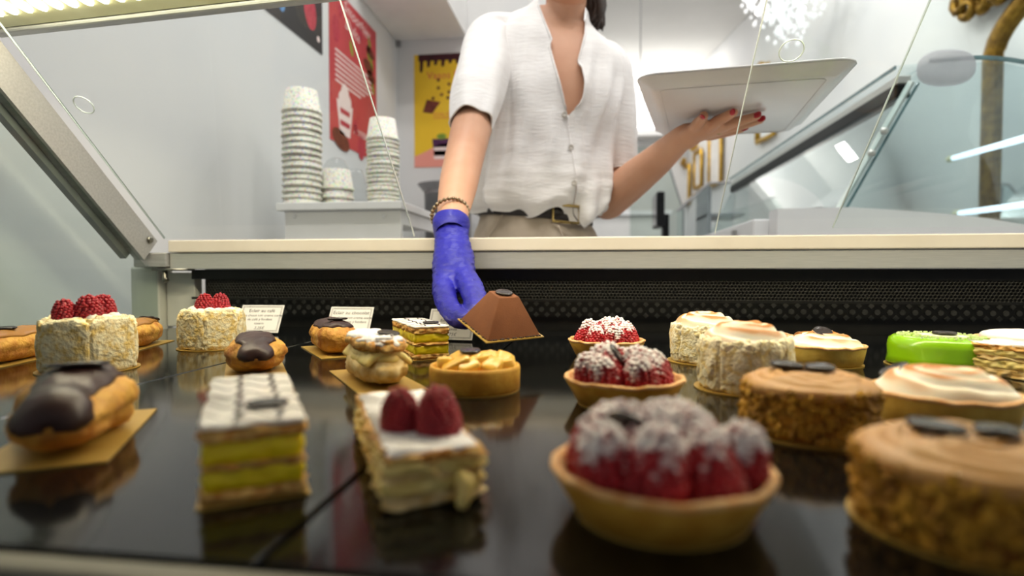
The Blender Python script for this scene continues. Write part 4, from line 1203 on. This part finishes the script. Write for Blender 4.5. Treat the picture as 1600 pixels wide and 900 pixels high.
choc_disc(t, (-.0035, -.002, .0292), .0085, .0085, .003, (.08, 0, 0))

# ---- green glazed cake
p = spot_d(1467, .572)
t = thing('green_glazed_cake', 'bright green glazed cake with coconut and a chocolate drop', 'cake', p, facing(p) - .12)
round_card(t, .047)
bm = new()
def fng(co, a, r, z):
    k = 1 + .018 * nz(math.cos(a) * 2.4, math.sin(a) * 2.4, z * 40) + (.03 * math.exp(-((z - .004) / .004) ** 2) * (1 + nz(math.cos(a) * 3, math.sin(a) * 3, 2)))
    co.x *= k * 1.06; co.y *= k * .95; return co
lathe(bm, [(0, .0012), (.040, .0012), (.0425, .004), (.0418, .010), (.0425, .020), (.0410, .0265), (.037, .0298), (.030, .0305), (0, .031)], 64, fn=fng); part('glaze', bm, 'green_glaze', t)
bm = new(); rnd = random.Random(9)
for i in range(200):
    a = rnd.uniform(0, 2 * PI); q = .036 * rnd.random() ** .35
    box(bm, q * math.cos(a) - .0009, q * math.cos(a) + .0009, q * math.sin(a) - .0005, q * math.sin(a) + .0005, .0303, .0318)
part('coconut_flakes', bm, 'coconut', t, False, kind='stuff')
bm = new(); superell(bm, (.002, -.002, .031), .022, .015, .0012, .9, 1, 24, 6); part('sugar_patch', bm, 'coconut', t)
choc_disc(t, (.004, -.004, .0322), .0105, .009, .003)
bm = new(); tube(bm, [(.036, -.022, .025), (.0375, -.0235, .012), (.038, -.024, .003)], [.002, .0028, .0034], 8, round_ends=True); part('glaze_drip', bm, 'green_glaze', t)

# ---- white glazed bun at the right edge
p = spot_d(1592, .60)
t = thing('glazed_bun', 'white glazed round tart cut off by the right edge', 'tart', p, facing(p))
round_card(t, .035); shell(t, .040, .033, .0245, seed=12, mat='tart_crust')
bm = new(); superell(bm, (0, 0, .0255), .034, .034, .0082, .8, 1, 36, 12, lump(.04, 60, 2)); part('white_glaze', bm, 'icing', t)

# ---- chocolate pyramid held over the deck
PC = at(781, 513, .575)
pyr = thing('chocolate_pyramid', 'brown chocolate pyramid on a card held in the blue glove', 'pastry', PC)
pyr.rotation_euler = (Matrix.Rotation(math.radians(9), 3, 'Y') @ Matrix.Rotation(math.radians(14), 3, 'X') @ Matrix.Rotation(math.radians(40), 3, 'Z')).to_euler()
bm = new(); sB, sT, hP = .0300, .0110, .0370
A = [bm.verts.new((x * sB, y * sB, .0012)) for x, y in ((-1, -1), (1, -1), (1, 1), (-1, 1))]; B = [bm.verts.new((x * sT, y * sT, hP)) for x, y in ((-1, -1), (1, -1), (1, 1), (-1, 1))]
bm.faces.new(A[::-1]); bm.faces.new(B)
for i in range(4): bm.faces.new((A[i], A[(i + 1) % 4], B[(i + 1) % 4], B[i]))
bmesh.ops.bevel(bm, geom=bm.edges[:], offset=.0011, segments=3, affect='EDGES', profile=.5)
part('pyramid', bm, 'cocoa_velvet', pyr)
bm = new(); rnd = random.Random(2)
for i in range(70):
    s = rnd.choice((-1, 1)); q = rnd.uniform(-1, 1) * sB * .98
    c_ = (q, s * sB, .0016) if rnd.random() < .5 else (s * sB, q, .0016)
    ico(bm, c_, rnd.uniform(.0006, .0013), 1, (1.4, 1.2, .8), .25)
part('biscuit_crumbs', bm, 'chocolate', pyr, False, kind='stuff')
part('card_base', box(new(), -.0325, .0325, -.0325, .0325, 0, .0010), 'gold_card', pyr, False)
choc_disc(pyr, (0, 0, hP), .0088, .0088, .0026)

# ---- price cards
def price_card(px, py, Y, rz, lines, label):
    """card leaning back in a clear foot; (px,py) is the pixel of its lower middle"""
    c = at(px, py, Y)
    o = thing('price_card', label, 'card', (c.x, c.y, c.z), group='price cards')
    o.rotation_euler = (math.radians(90 - 30), 0, rz)
    w_, h_ = .066, .046
    part('card', box(new(), -w_ / 2, w_ / 2, 0, h_, 0, .0008), 'paper_white', o, False)
    bm = new()
    for k in (.0022, .0034):
        for (x0, x1, y0, y1) in ((-w_ / 2 + k, w_ / 2 - k, k, k + .0004), (-w_ / 2 + k, w_ / 2 - k, h_ - k - .0004, h_ - k), (-w_ / 2 + k, -w_ / 2 + k + .0004, k, h_ - k), (w_ / 2 - k - .0004, w_ / 2 - k, k, h_ - k)):
            poly(bm, [(x0, y0), (x1, y0), (x1, y1), (x0, y1)], .0010)
    part('border', bm, 'print_ink', o, False)
    bm = new(); yy = h_ - .0098
    add_text(bm, lines[0], .0078, 0, yy, z=.0010)
    for i, s in enumerate(lines[1:-1]): add_text(bm, s, .0056, 0, yy - .0078 - i * .0066, z=.0010)
    add_text(bm, lines[-1], .0066, .002, .0075, z=.0010, shear=.2)
    part('lettering', bm, 'print_ink', o, False)
    # clear foot, upright in the card's frame turned back to the world
    ft = new(); dz_ = c.z - ZD
    box(ft, -.007, .007, -.004, .016, -dz_ + .0002, -dz_ + .003); box(ft, -.006, .006, -.0035, -.0015, -dz_ + .003, .004)
    f = part('clear_foot', ft, 'plastic_clear', o, False)
    f.rotation_euler = (-math.radians(60), 0, 0)
price_card(401, 520, .80, math.radians(4), ['Eclair au caf\u00e9', 'Pasta choux con crema suave', 'de caf\u00e9 y fondant', 'casero', '3,25\u20ac'], 'white price card for coffee eclairs beside the two-raspberry charlotte')
price_card(541, 525, .78, math.radians(-1), ['Eclair au chocolat', 'Pasta choux con crema suave', 'de chocolate y fondant', 'casero', '3,20\u20ac'], 'white price card for chocolate eclairs behind the chocolate eclair')
price_card(701, 531, .76, math.radians(-5), ['Tartelette', 'Base de galleta', 'de dulce y crema', 'de lim\u00f3n', '3,75\u20ac'], 'white price card for tartlets partly hidden by the blue glove')
# ================================================================== the woman behind the worktop
def smooth01(t): t = max(0, min(1, t)); return t * t * (3 - 2 * t)
TYP = 1.38                     # depth of the torso's centre line
PXM = TYP / FPX                # metres per pixel there
# torso rings: pixel row, centre column, half width (m), half depth (m), sideways tilt
RINGS = [(372, 838, .128, .100, .00), (350, 838, .128, .100, .00), (336, 839, .142, .110, .02), (326, 840, .164, .124, .03), (310, 842, .173, .130, .04), (285, 845, .171, .128, .05), (250, 850, .166, .122, .08),
         (200, 857, .166, .120, .13), (150, 862, .172, .118, .18), (110, 865, .176, .108, .22), (80, 866, .170, .096, .25), (60, 866, .145, .084, .26), (44, 867, .108, .072, .27), (30, 872, .078, .066, .28), (14, 877, .064, .060, .28)]
RS = spline(RINGS, 90)
def ring_pt(R, t, off=0.0, lean=0.0):
    py, cx, hw, hd, tl = R
    c = at(cx, py, TYP)
    x = math.copysign(abs(math.sin(t)) ** .85, math.sin(t)) * (hw + off); y = -math.copysign(abs(math.cos(t)) ** .85, math.cos(t)) * (hd + off)
    return Vector((c.x + x, c.y + y + .03 * (1 - (py - 14) / 360.0) * 0, c.z - tl * x))

# ---- body: neck, head, torso, arms and the bare hand in one surface
bm = new()
prev = None
for R in RS[6:86]:
    cur = [bm.verts.new(ring_pt(R, 2 * PI * k / 40, -.014 - .03 * smooth01((R[0] - 240) / 60))) for k in range(40)]
    if prev:
        for k in range(40): bm.faces.new((prev[k], prev[(k + 1) % 40], cur[(k + 1) % 40], cur[k]))
    else: bm.faces.new(cur[::-1])
    prev = cur
bm.faces.new(prev)
# neck and head
n0 = at(876, 85, TYP); n1 = at(880, 45, TYP - .01); n2 = at(884, 8, TYP - .02); n3 = at(886, -30, TYP - .02)
tube(bm, spline([n0, n1, n2, n3], 14), [.064, .058, .053, .050, .048, .047, .046, .046, .046, .047, .047, .048, .048, .048], 28)
hc = at(893, -62, TYP - .035)
superell(bm, hc + Vector((0, .01, .035)), .074, .092, .095, 1, 1, 32, 24)
superell(bm, hc + Vector((-.002, -.028, -.05)), .052, .055, .062, .9, .9, 28, 20)            # jaw
superell(bm, hc + Vector((-.004, -.068, -.088)), .020, .016, .016, 1, 1, 16, 10)              # chin
tube(bm, [hc + Vector((0, -.088, .03)), hc + Vector((0, -.105, -.008)), hc + Vector((0, -.096, -.018))], [.008, .013, .009], 10, round_ends=True)   # nose
for s in (-1, 1): superell(bm, hc + Vector((s * .075, .012, .0)), .010, .020, .032, 1, 1, 14, 10)
# her right arm (reaches into the case)
sh = at(772, 72, 1.34); el = at(729, 232, 1.08); wr = at(706, 343, .886)
A_ = spline([sh, at(752, 140, 1.23), el, at(716, 290, .975), wr, at(706, 360, .866)], 26)
Rr = [float(v[0]) for v in spline([(.052,), (.046,), (.0375,), (.033,), (.0235,), (.022,)], 26)]
tube(bm, A_, Rr, 22, round_ends=True)
# her left arm (bent, carries the tray)
# tray plane
TC = [at(1003, 124, .88), at(1357, 96, .83), at(1243, 196, 1.325), at(1019, 213, 1.375)]
tn = (TC[1] - TC[0]).cross(TC[3] - TC[0]).normalized()
if tn.z < 0: tn = -tn
t0 = sum(TC, Vector()) / 4 - tn * .011
def under(px, py, gap): return on_plane(px, py, t0 - tn * gap, tn)
wrl = under(1062, 219, .034)
sl = at(950, 122, TYP); ell = at(950, 318, TYP + .03)
tube(bm, spline([sl, at(962, 210, TYP + .02), ell], 14), [.042, .043, .044, .044, .044, .044, .043, .042, .041, .040, .040, .040, .040, .040], 20, round_ends=True)
tube(bm, spline([ell, ell.lerp(wrl, .3) + Vector((0, 0, .004)), ell.lerp(wrl, .7), wrl, under(1076, 212, .028)], 22), [float(v[0]) for v in spline([(.040,), (.042,), (.034,), (.0250,), (.0255,)], 22)], 20, round_ends=True)
# palm and fingers under the tray
palm = [under(1068, 215, .030), under(1085, 209, .026), under(1105, 203, .022), under(1122, 199, .020)]
tube(bm, spline(palm, 10), [.024, .027, .031, .033, .034, .034, .033, .031, .028, .024], 20, flat=(.48, 1.0), up=tn, round_ends=True)
FINGERS = {'thumb': ([(1082, 205, .022), (1090, 194, .017), (1096, 187, .013), (1100, 180, .010)], (.0125, .0115, .0098, .0082)),
           'index': ([(1108, 199, .022), (1120, 190, .017), (1133, 183, .012), (1147, 175.5, .0095)], (.0115, .0105, .0095, .0078)),
           'middle': ([(1114, 203, .022), (1138, 194, .017), (1160, 188, .013), (1183, 181, .0098)], (.0115, .0105, .0095, .0078)),
           'ring': ([(1114, 208, .023), (1140, 200, .018), (1165, 194, .014), (1188, 187.5, .010)], (.0110, .0100, .0092, .0076)),
           'little': ([(1106, 213, .024), (1128, 209, .020), (1145, 206, .016), (1160, 202, .012)], (.0098, .0090, .0080, .0068))}
FP = {}
for k, (pts, rad) in FINGERS.items():
    P_ = spline([under(*q) for q in pts], 10); FP[k] = P_
    tube(bm, P_, [float(v[0]) for v in spline([(r_,) for r_ in rad], 10)], 12, round_ends=True)
body_me = remeshed(bm, .0032, 5, .5, 'person')
person = link('person', body_me, 'skin')
tag(person, 'woman in a white short-sleeved blouse leaning over the case, holding a tray', 'person')
# nails and ring
for k in ('thumb', 'index', 'middle', 'ring', 'little'):
    P_ = FP[k]; tip = Vector(P_[-1]); d = (tip - Vector(P_[-3])).normalized()
    vdir = (Vector((0, 0, CZ)) - tip); side = (vdir - d * vdir.dot(d)).normalized()
    r_ = FINGERS[k][1][-1]
    up_ = (side * .9 + Vector((0, 0, .25))).normalized(); up_ = (up_ - d * up_.dot(d)).normalized(); lat = d.cross(up_)
    bm = new(); superell(bm, (0, 0, 0), .0078, .0056, .0022, .8, .8, 16, 8)
    mtx = Matrix((list(d) + [0], list(lat) + [0], list(up_) + [0], [0, 0, 0, 1])).transposed()
    bm.transform(Matrix.Translation(tip + d * .0042 + up_ * r_ * .72) @ mtx)
    part('fingernail', bm, 'nail_red', person)
P_ = FP['middle']; c = Vector(P_[1]); d = (Vector(P_[2]) - Vector(P_[0])).normalized(); u_ = (Vector((0, 0, 1)) - d * d.z).normalized(); w_ = d.cross(u_)
bm = new(); tube(bm, [c + (u_ * math.cos(a) + w_ * math.sin(a)) * .0122 for a in [2 * PI * i / 24 for i in range(25)]], [.0009] * 25, 6, cap=False); part('finger_ring', bm, 'brass', person)
# face details above the frame
for s in (-1, 1):
    bm = new(); superell(bm, hc + Vector((s * .030, -.078, .025)), .011, .008, .007, 1, 1, 14, 10); e_ = part('eye', bm, 'eye_white', person)
    bm = new(); superell(bm, hc + Vector((s * .030, -.0845, .025)), .005, .0025, .005, 1, 1, 12, 8); part('iris', bm, 'iris', e_)
bm = new(); superell(bm, hc + Vector((-.002, -.083, -.048)), .020, .006, .007, .9, 1, 16, 8); part('lips', bm, 'lip', person)
# hair: cap and a tied length behind the neck
bm = new()
def hfn(co):
    k = 1 + .02 * nz(co.x * 60, co.y * 60, co.z * 8); return co * k
superell(bm, hc + Vector((0, .026, .045)), .084, .092, .100, 1, 1, 36, 24, hfn)
for i in range(34):
    random.seed(100 + i)
    a = at(925 + random.uniform(-9, 9), -40, TYP + .03 + random.uniform(-.02, .03)); b = at(931 + random.uniform(-13, 13), 5, TYP + .02 + random.uniform(-.02, .03)); c = at(929 + random.uniform(-13, 16), 42 + random.uniform(-12, 7), TYP + .01 + random.uniform(-.02, .02))
    tube(bm, spline([a, b, c], 8), [.009, .009, .009, .0085, .008, .007, .005, .0018], 6)
part('hair', bm, 'hair', person)

# ---- blouse
VL = [(10, 839), (35, 850), (61, 862), (66, 859), (72, 858), (110, 869), (140, 878), (160, 884), (173, 889)]
VR = [(10, 918), (40, 915), (70, 909), (88, 905), (96, 910), (120, 911), (145, 909), (162, 903), (173, 889)]
def interp(T, y):
    if y <= T[0][0]: return T[0][1]
    for (a, b), (c, d) in zip(T, T[1:]):
        if y <= c: return b + (d - b) * (y - a) / (c - a)
    return T[-1][1]
def fold(R, t):
    py, cx, hw, hd, tl = R
    body = smooth01((py - 40) / 90)
    t = (t + PI) % (2 * PI) - PI
    f = .0095 * math.sin(t * 19 + 2.2 * nz(py * .012, t * 1.5, 3)) * body * (.5 + .5 * nz(t * 2, py * .01, 1))
    f += .011 * nz(t * 3.2, py * .016, 7) * body
    f += .0035 * nz(t * 2 + 5, py * .09, 2) * smooth01((py - 180) / 120)
    # blouson folds above the belt
    f += .010 * math.sin(t * 9 + 1.5 * nz(t * 2, 0, 4)) * math.exp(-((py - 330) / 22.0) ** 2)
    return f
NC = 150; bm = new(); rows = []
def t_of(px, R, side):
    py, cx, hw, hd, tl = R
    s = (at(px, py, TYP - hd).x - at(cx, py, TYP).x) / (hw + .004)
    s = max(-.97, min(.97, s)); return math.asin(math.copysign(abs(s) ** (1 / .85), s))
hemmed = [R for R in RS if R[0] <= 338]
def seen(R): return 425 - (425 - R[0]) * TYP / (TYP - R[3])      # row at which the front of a ring appears
for R in hemmed:
    tl_, tr_ = t_of(interp(VL, seen(R)), R, -1), t_of(interp(VR, seen(R)), R, 1)
    if seen(R) >= 173:
        tc_ = t_of(889 + (seen(R) - 173) * .09, R, 0); tl_ = tr_ = tc_
    row = []
    for k in range(NC + 1):
        t = tr_ + (2 * PI + tl_ - tr_) * k / NC
        q = ring_pt(R, t, fold(R, t) + (.0025 if k < 5 and seen(R) > 165 else 0))
        # the hem dips in front over the belt
        if R[0] > 290:
            tt = (t + PI) % (2 * PI) - PI
            q.z -= smooth01((R[0] - 290) / 40) * (.034 * math.exp(-((tt - .80) / .26) ** 2) + .016 * math.exp(-((tt + .02) / .16) ** 2) - .012 * math.exp(-((tt - .33) / .16) ** 2) + .004 * nz(t * 4, 1, 9))
        row.append(bm.verts.new(q))
    rows.append(row)
for A, B in zip(rows, rows[1:]):
    for k in range(NC): bm.faces.new((A[k], A[k + 1], B[k + 1], B[k]))
def sleeve(bm, pts, rad, seed, n=30, seg=40, cut=0):
    P_ = spline(pts, n); Rv = [float(v[0]) for v in spline([(r_,) for r_ in rad], n)]
    prev = None; u = Vector((0, 0, 1))
    for i in range(n):
        p_ = Vector(P_[i]); t_ = (Vector(P_[min(i + 1, n - 1)]) - Vector(P_[max(i - 1, 0)])).normalized()
        u0 = Vector((0, 1, 0)); u = (u0 - t_ * u0.dot(t_)).normalized(); w = t_.cross(u)
        ring = []
        for k in range(seg):
            a = 2 * PI * k / seg
            r_ = Rv[i] + (.004 * nz(math.cos(a) * 2 + seed, math.sin(a) * 2, i * .12) + .0022 * math.sin(a * 5 + i * .15)) * min(1, i / 6)
            ring.append(bm.verts.new(p_ + (u * math.cos(a) + w * math.sin(a)) * r_))
        if prev:
            for k in range(seg): bm.faces.new((prev[k], prev[(k + 1) % seg], ring[(k + 1) % seg], ring[k]))
        prev = ring
    inner = [bm.verts.new(v.co + (p_ - v.co) * .07 - t_ * .003) for v in prev]
    for k in range(seg): bm.faces.new((prev[k], prev[(k + 1) % seg], inner[(k + 1) % seg], inner[k]))
    return prev
cuff1 = sleeve(bm, [at(800, 62, 1.37), at(768, 66, 1.34), at(756, 110, 1.26), at(744, 155, 1.18), at(737, 194, 1.125)], (.058, .060, .059, .052, .0425), 1)
c1 = [v.co.copy() for v in cuff1]
cuff2 = sleeve(bm, [at(925, 92, TYP), at(950, 108, TYP), at(958, 150, TYP), at(964, 210, TYP + .01), at(967, 263, TYP + .015)], (.050, .054, .053, .049, .0440), 5)
c2 = [v.co.copy() for v in cuff2]
bl = part('blouse', bm, 'linen', person, label='white crinkled linen blouse with V neck and short sleeves')
sm = bl.modifiers.new('subd', 'SUBSURF'); sm.levels = 1; sm.render_levels = 1
for cc_ in (c1, c2):
    bm = new(); tube(bm, cc_ + [cc_[0]], [.0016] * (len(cc_) + 1), 6, cap=False); part('cuff_seam', bm, 'cuff_thread', bl)
# neckband and placket
bm = new()
def edge_pts(T, off):
    out = []
    for R in RS:
        if 10 <= seen(R) <= 174:
            t = t_of(interp(T, seen(R)), R, 0); out.append(ring_pt(R, t, fold(R, t) + off))
    return out
for T in (VL, VR): tube(bm, edge_pts(T, .001), [.0022] * len(edge_pts(T, .001)), 6)
pl = [ring_pt(R, t_of(889 + (seen(R) - 173) * .09, R, 0), fold(R, t_of(889 + (seen(R) - 173) * .09, R, 0)) + .002) for R in hemmed if seen(R) >= 172 and R[0] < 300]
tube(bm, pl, [.0016] * len(pl), 6); part('placket_edge', bm, 'linen', bl)
for (px, py) in ((884, 176), (893, 229), (896, 284)):
    q = min((R for R in RS), key=lambda R: abs(seen(R) - py)); t = t_of(px, q, 0); c = ring_pt(q, t, fold(q, t) + .003)
    bm = new(); lathe(bm, [(0, .0008), (.004, .0008), (.0055, .002), (.0062, .001), (.0060, 0), (0, 0)], 20)
    part('button', bm, 'button', bl, loc=c, rot=(PI / 2, 0, 0))

# ---- trousers, belt, shoes
bm = new(); prev = None
TRS = [(330, 834, .124, .096), (350, 834, .132, .102), (380, 836, .150, .112), (470, 838, .168, .122), (560, 838, .165, .118)]
for R in spline(TRS, 24):
    cur = []
    for k in range(48):
        t = 2 * PI * k / 48; c = at(R[1], R[0], TYP)
        f = .003 * math.sin(t * 11 + R[0] * .01)
        cur.append(bm.verts.new((c.x + math.sin(t) * (R[2] + f), c.y - math.cos(t) * (R[3] + f), c.z)))
    if prev:
        for k in range(48): bm.faces.new((prev[k], prev[(k + 1) % 48], cur[(k + 1) % 48], cur[k]))
    prev = cur
bm.faces.new(prev)
hip = at(838, 545, TYP)
for s in (-1, 1):
    tube(bm, spline([hip + Vector((s * .085, 0, .02)), hip + Vector((s * .09, -.01, -.25)), Vector((hip.x + s * .10, TYP + .01, .06))], 10), [.088, .086, .08, .075, .07, .066, .063, .062, .062, .062], 24)
    sb = new(); superell(sb, (hip.x + s * .10, TYP - .05, .04), .045, .12, .04, .8, .9, 20, 10); part('shoe', sb, 'shoe', person)
tro = part('trousers', bm, 'trouser', person, label='beige trousers tucked under the blouse')
bm = new()   # fly, pocket seam, belt loops
for pts in ([(872, 352), (880, 372), (884, 400)], [(785, 335), (770, 360), (752, 385)]):
    tube(bm, spline([at(px, py, TYP - (.118 if px > 800 else .095)) for px, py in pts], 8), [.002] * 8, 6)
part('seam', bm, 'trouser', tro)
bm = new(); n = 60; bands = []
for k in range(n):
    t = 2 * PI * k / n; x = math.sin(t) * .133; y = -math.cos(t) * .104
    c0 = at(836, 328, TYP); z = at(836, 327, TYP - .104).z - .10 * x
    ring = []
    for (o_, dz_) in ((0, -.016), (.004, -.016), (.004, .016), (0, .016)):
        k_ = 1 + o_ / .11; ring.append(bm.verts.new((c0.x + x * k_, c0.y + y * k_, z + dz_)))
    bands.append(ring)
for A, B in zip(bands, bands[1:] + bands[:1]):
    for j in range(4): bm.faces.new((A[j], B[j], B[(j + 1) % 4], A[(j + 1) % 4]))
belt = part('belt', bm, 'belt', person, label='dark belt with a pale brass buckle')
bk = at(884, 333, TYP - .110)
bm = new(); path = [bk + Vector((x, -.004 + abs(x) * .25, z)) for x, z in ((-.028, .020), (.028, .014), (.028, -.022), (-.028, -.017), (-.028, .020))]
tube(bm, path, [.0034] * 5, 8); part('buckle', bm, 'brass', belt)

# ---- blue glove
bm = new()
tube(bm, spline([at(706, 354, .872), at(706, 376, .846), at(708, 398, .824), at(709, 420, .795), at(711, 440, .765)], 14),
     [.0265, .0255, .0248, .0245, .0250, .0262, .0275, .0285, .0290, .0290, .0285, .0278, .0268, .025], 24, flat=(.82, 1.06), up=(0, -.6, .8), round_ends=True)
def finger(pts, rad):
    P_ = spline([at(*q) for q in pts], 14); tube(bm, P_, [float(v[0]) for v in spline([(r_,) for r_ in rad], 14)], 14, round_ends=True)
finger([(697, 428, .785), (694, 456, .735), (702, 481, .680), (715, 496, .636), (729, 501, .608)], (.0190, .0156, .0138, .0122, .0098))     # thumb in front
finger([(719, 418, .790), (728.5, 440, .745), (735, 458, .705), (740, 474, .668), (743, 485, .640)], (.0180, .0147, .0124, .0109, .0095))     # index
finger([(724, 428, .785), (738, 444, .745), (746, 464, .705), (752, 480, .670), (756, 492, .640)], (.0150, .0130, .0118, .0108, .0092))     # middle
finger([(728, 432, .800), (740, 450, .765), (748, 470, .725), (752, 486, .69), (756, 496, .665)], (.0140, .0122, .0112, .0100, .0086))
finger([(726, 438, .810), (736, 458, .780), (743, 476, .745), (746, 490, .715), (750, 498, .695)], (.0125, .0110, .0100, .0090, .0080))
gl_me = remeshed(bm, .0022, 4, .5, 'glove')
for v in gl_me.vertices:     # taut wrinkles of thin rubber
    c = v.co; s = .0011 * nz(c.x * 120, c.y * 60, c.z * 190) + .0007 * nz(c.x * 60 + 4, c.y * 40, c.z * 380)
    v.co = c + v.normal * s
glove = link('glove', gl_me, 'glove', person, label='blue disposable rubber glove')
# rolled open cuff of the glove
bm = new(); ax = (at(706, 340, .890) - at(706, 372, .850)).normalized(); uu = (Vector((1, 0, 0)) - ax * ax.x).normalized(); ww = ax.cross(uu); c0 = at(705, 367, .853)
prev = None; seg = 44
for j, (s_, r_) in enumerate(((0, .0235), (.006, .0262), (.012, .0275), (.020, .0285), (.027, .0290), (.030, .0282), (.028, .0268), (.02, .0262))):
    ring = []
    for k in range(seg):
        a = 2 * PI * k / seg; rr = r_ + .0016 * nz(math.cos(a) * 2.5, math.sin(a) * 2.5, j * .5) * (j > 0); zz = s_ + .0035 * nz(math.cos(a) * 1.6, math.sin(a) * 1.6, 4) * (j > 2)
        ring.append(bm.verts.new(c0 + ax * zz + (uu * math.cos(a) + ww * math.sin(a)) * rr))
    if prev:
        for k in range(seg): bm.faces.new((prev[k], prev[(k + 1) % seg], ring[(k + 1) % seg], ring[k]))
    prev = ring
part('glove_cuff', bm, 'glove', glove)
# bead bracelet
bm = new(); ico(bm, (0, 0, 0), .0036, 2); bead = mesh_of(bm, 'bead')
br = bpy.data.objects.new('bracelet', None); COL.objects.link(br); br.parent = person; br['label'] = 'bracelet of small metallic beads'
cB = at(703, 335, .897); axb = (ax + Vector((-.25, 0, 0))).normalized(); ub = (Vector((1, 0, 0)) - axb * axb.x).normalized(); wb = axb.cross(ub)
for k in range(26):
    a = 2 * PI * k / 26; link('bead', bead, 'bracelet_metal', br, loc=cB + (ub * math.cos(a) * 1.0 + wb * math.sin(a)) * .0292)

# ================================================================== tray held in the left hand
tray = thing('serving_tray', 'empty white plastic tray held up on the open hand', 'tray', t0)
ex = ((TC[1] - TC[0]) + (TC[2] - TC[3])).normalized(); ey = tn.cross(ex).normalized(); ex = ey.cross(tn)
tray.matrix_world = Matrix((list(ex) + [0], list(ey) + [0], list(tn) + [0], [0, 0, 0, 1])).transposed(); tray.location = t0
hw_ = (((TC[1] - TC[0]).length + (TC[2] - TC[3]).length) / 4); hl_ = (((TC[3] - TC[0]).length + (TC[2] - TC[1]).length) / 4)
print('TRAY', hw_, hl_, [round(v, 3) for v in t0], tn)
def rrect(hx, hy, r, n=8):
    out = []
    for (cx_, cy_, a0) in ((hx - r, hy - r, 0), (-hx + r, hy - r, PI / 2), (-hx + r, -hy + r, PI), (hx - r, -hy + r, 1.5 * PI)):
        for k in range(n + 1): a = a0 + PI / 2 * k / n; out.append((cx_ + r * math.cos(a), cy_ + r * math.sin(a)))
    return out
bm = new(); prev = None; first = None
for (ins, z, r) in ((.030, 0.0, .018), (.022, .001, .022), (.014, .007, .028), (.004, .013, .032), (0, .0145, .034), (.0005, .0175, .034), (.005, .017, .032), (.016, .0095, .026), (.025, .0035, .020), (.032, .003, .016)):
    cur = [bm.verts.new((x, y, z)) for x, y in rrect(hw_ - ins, hl_ - ins, r)]
    if prev:
        for k in range(len(cur)): bm.faces.new((prev[k], prev[(k + 1) % len(cur)], cur[(k + 1) % len(cur)], cur[k]))
    else: first = cur
    prev = cur
bm.faces.new(first[::-1]); bm.faces.new(prev)
part('tray_body', bm, 'tray_white', tray, True)
bm = new()
for a in range(4):
    pts = rrect(hw_ - .034, hl_ - .034, .016)
tube(bm, [Vector((x, y, -.0004)) for x, y in pts + [pts[0]]], [.0006] * (len(pts) + 1), 5, cap=False); part('base_ridge', bm, 'tray_white', tray)
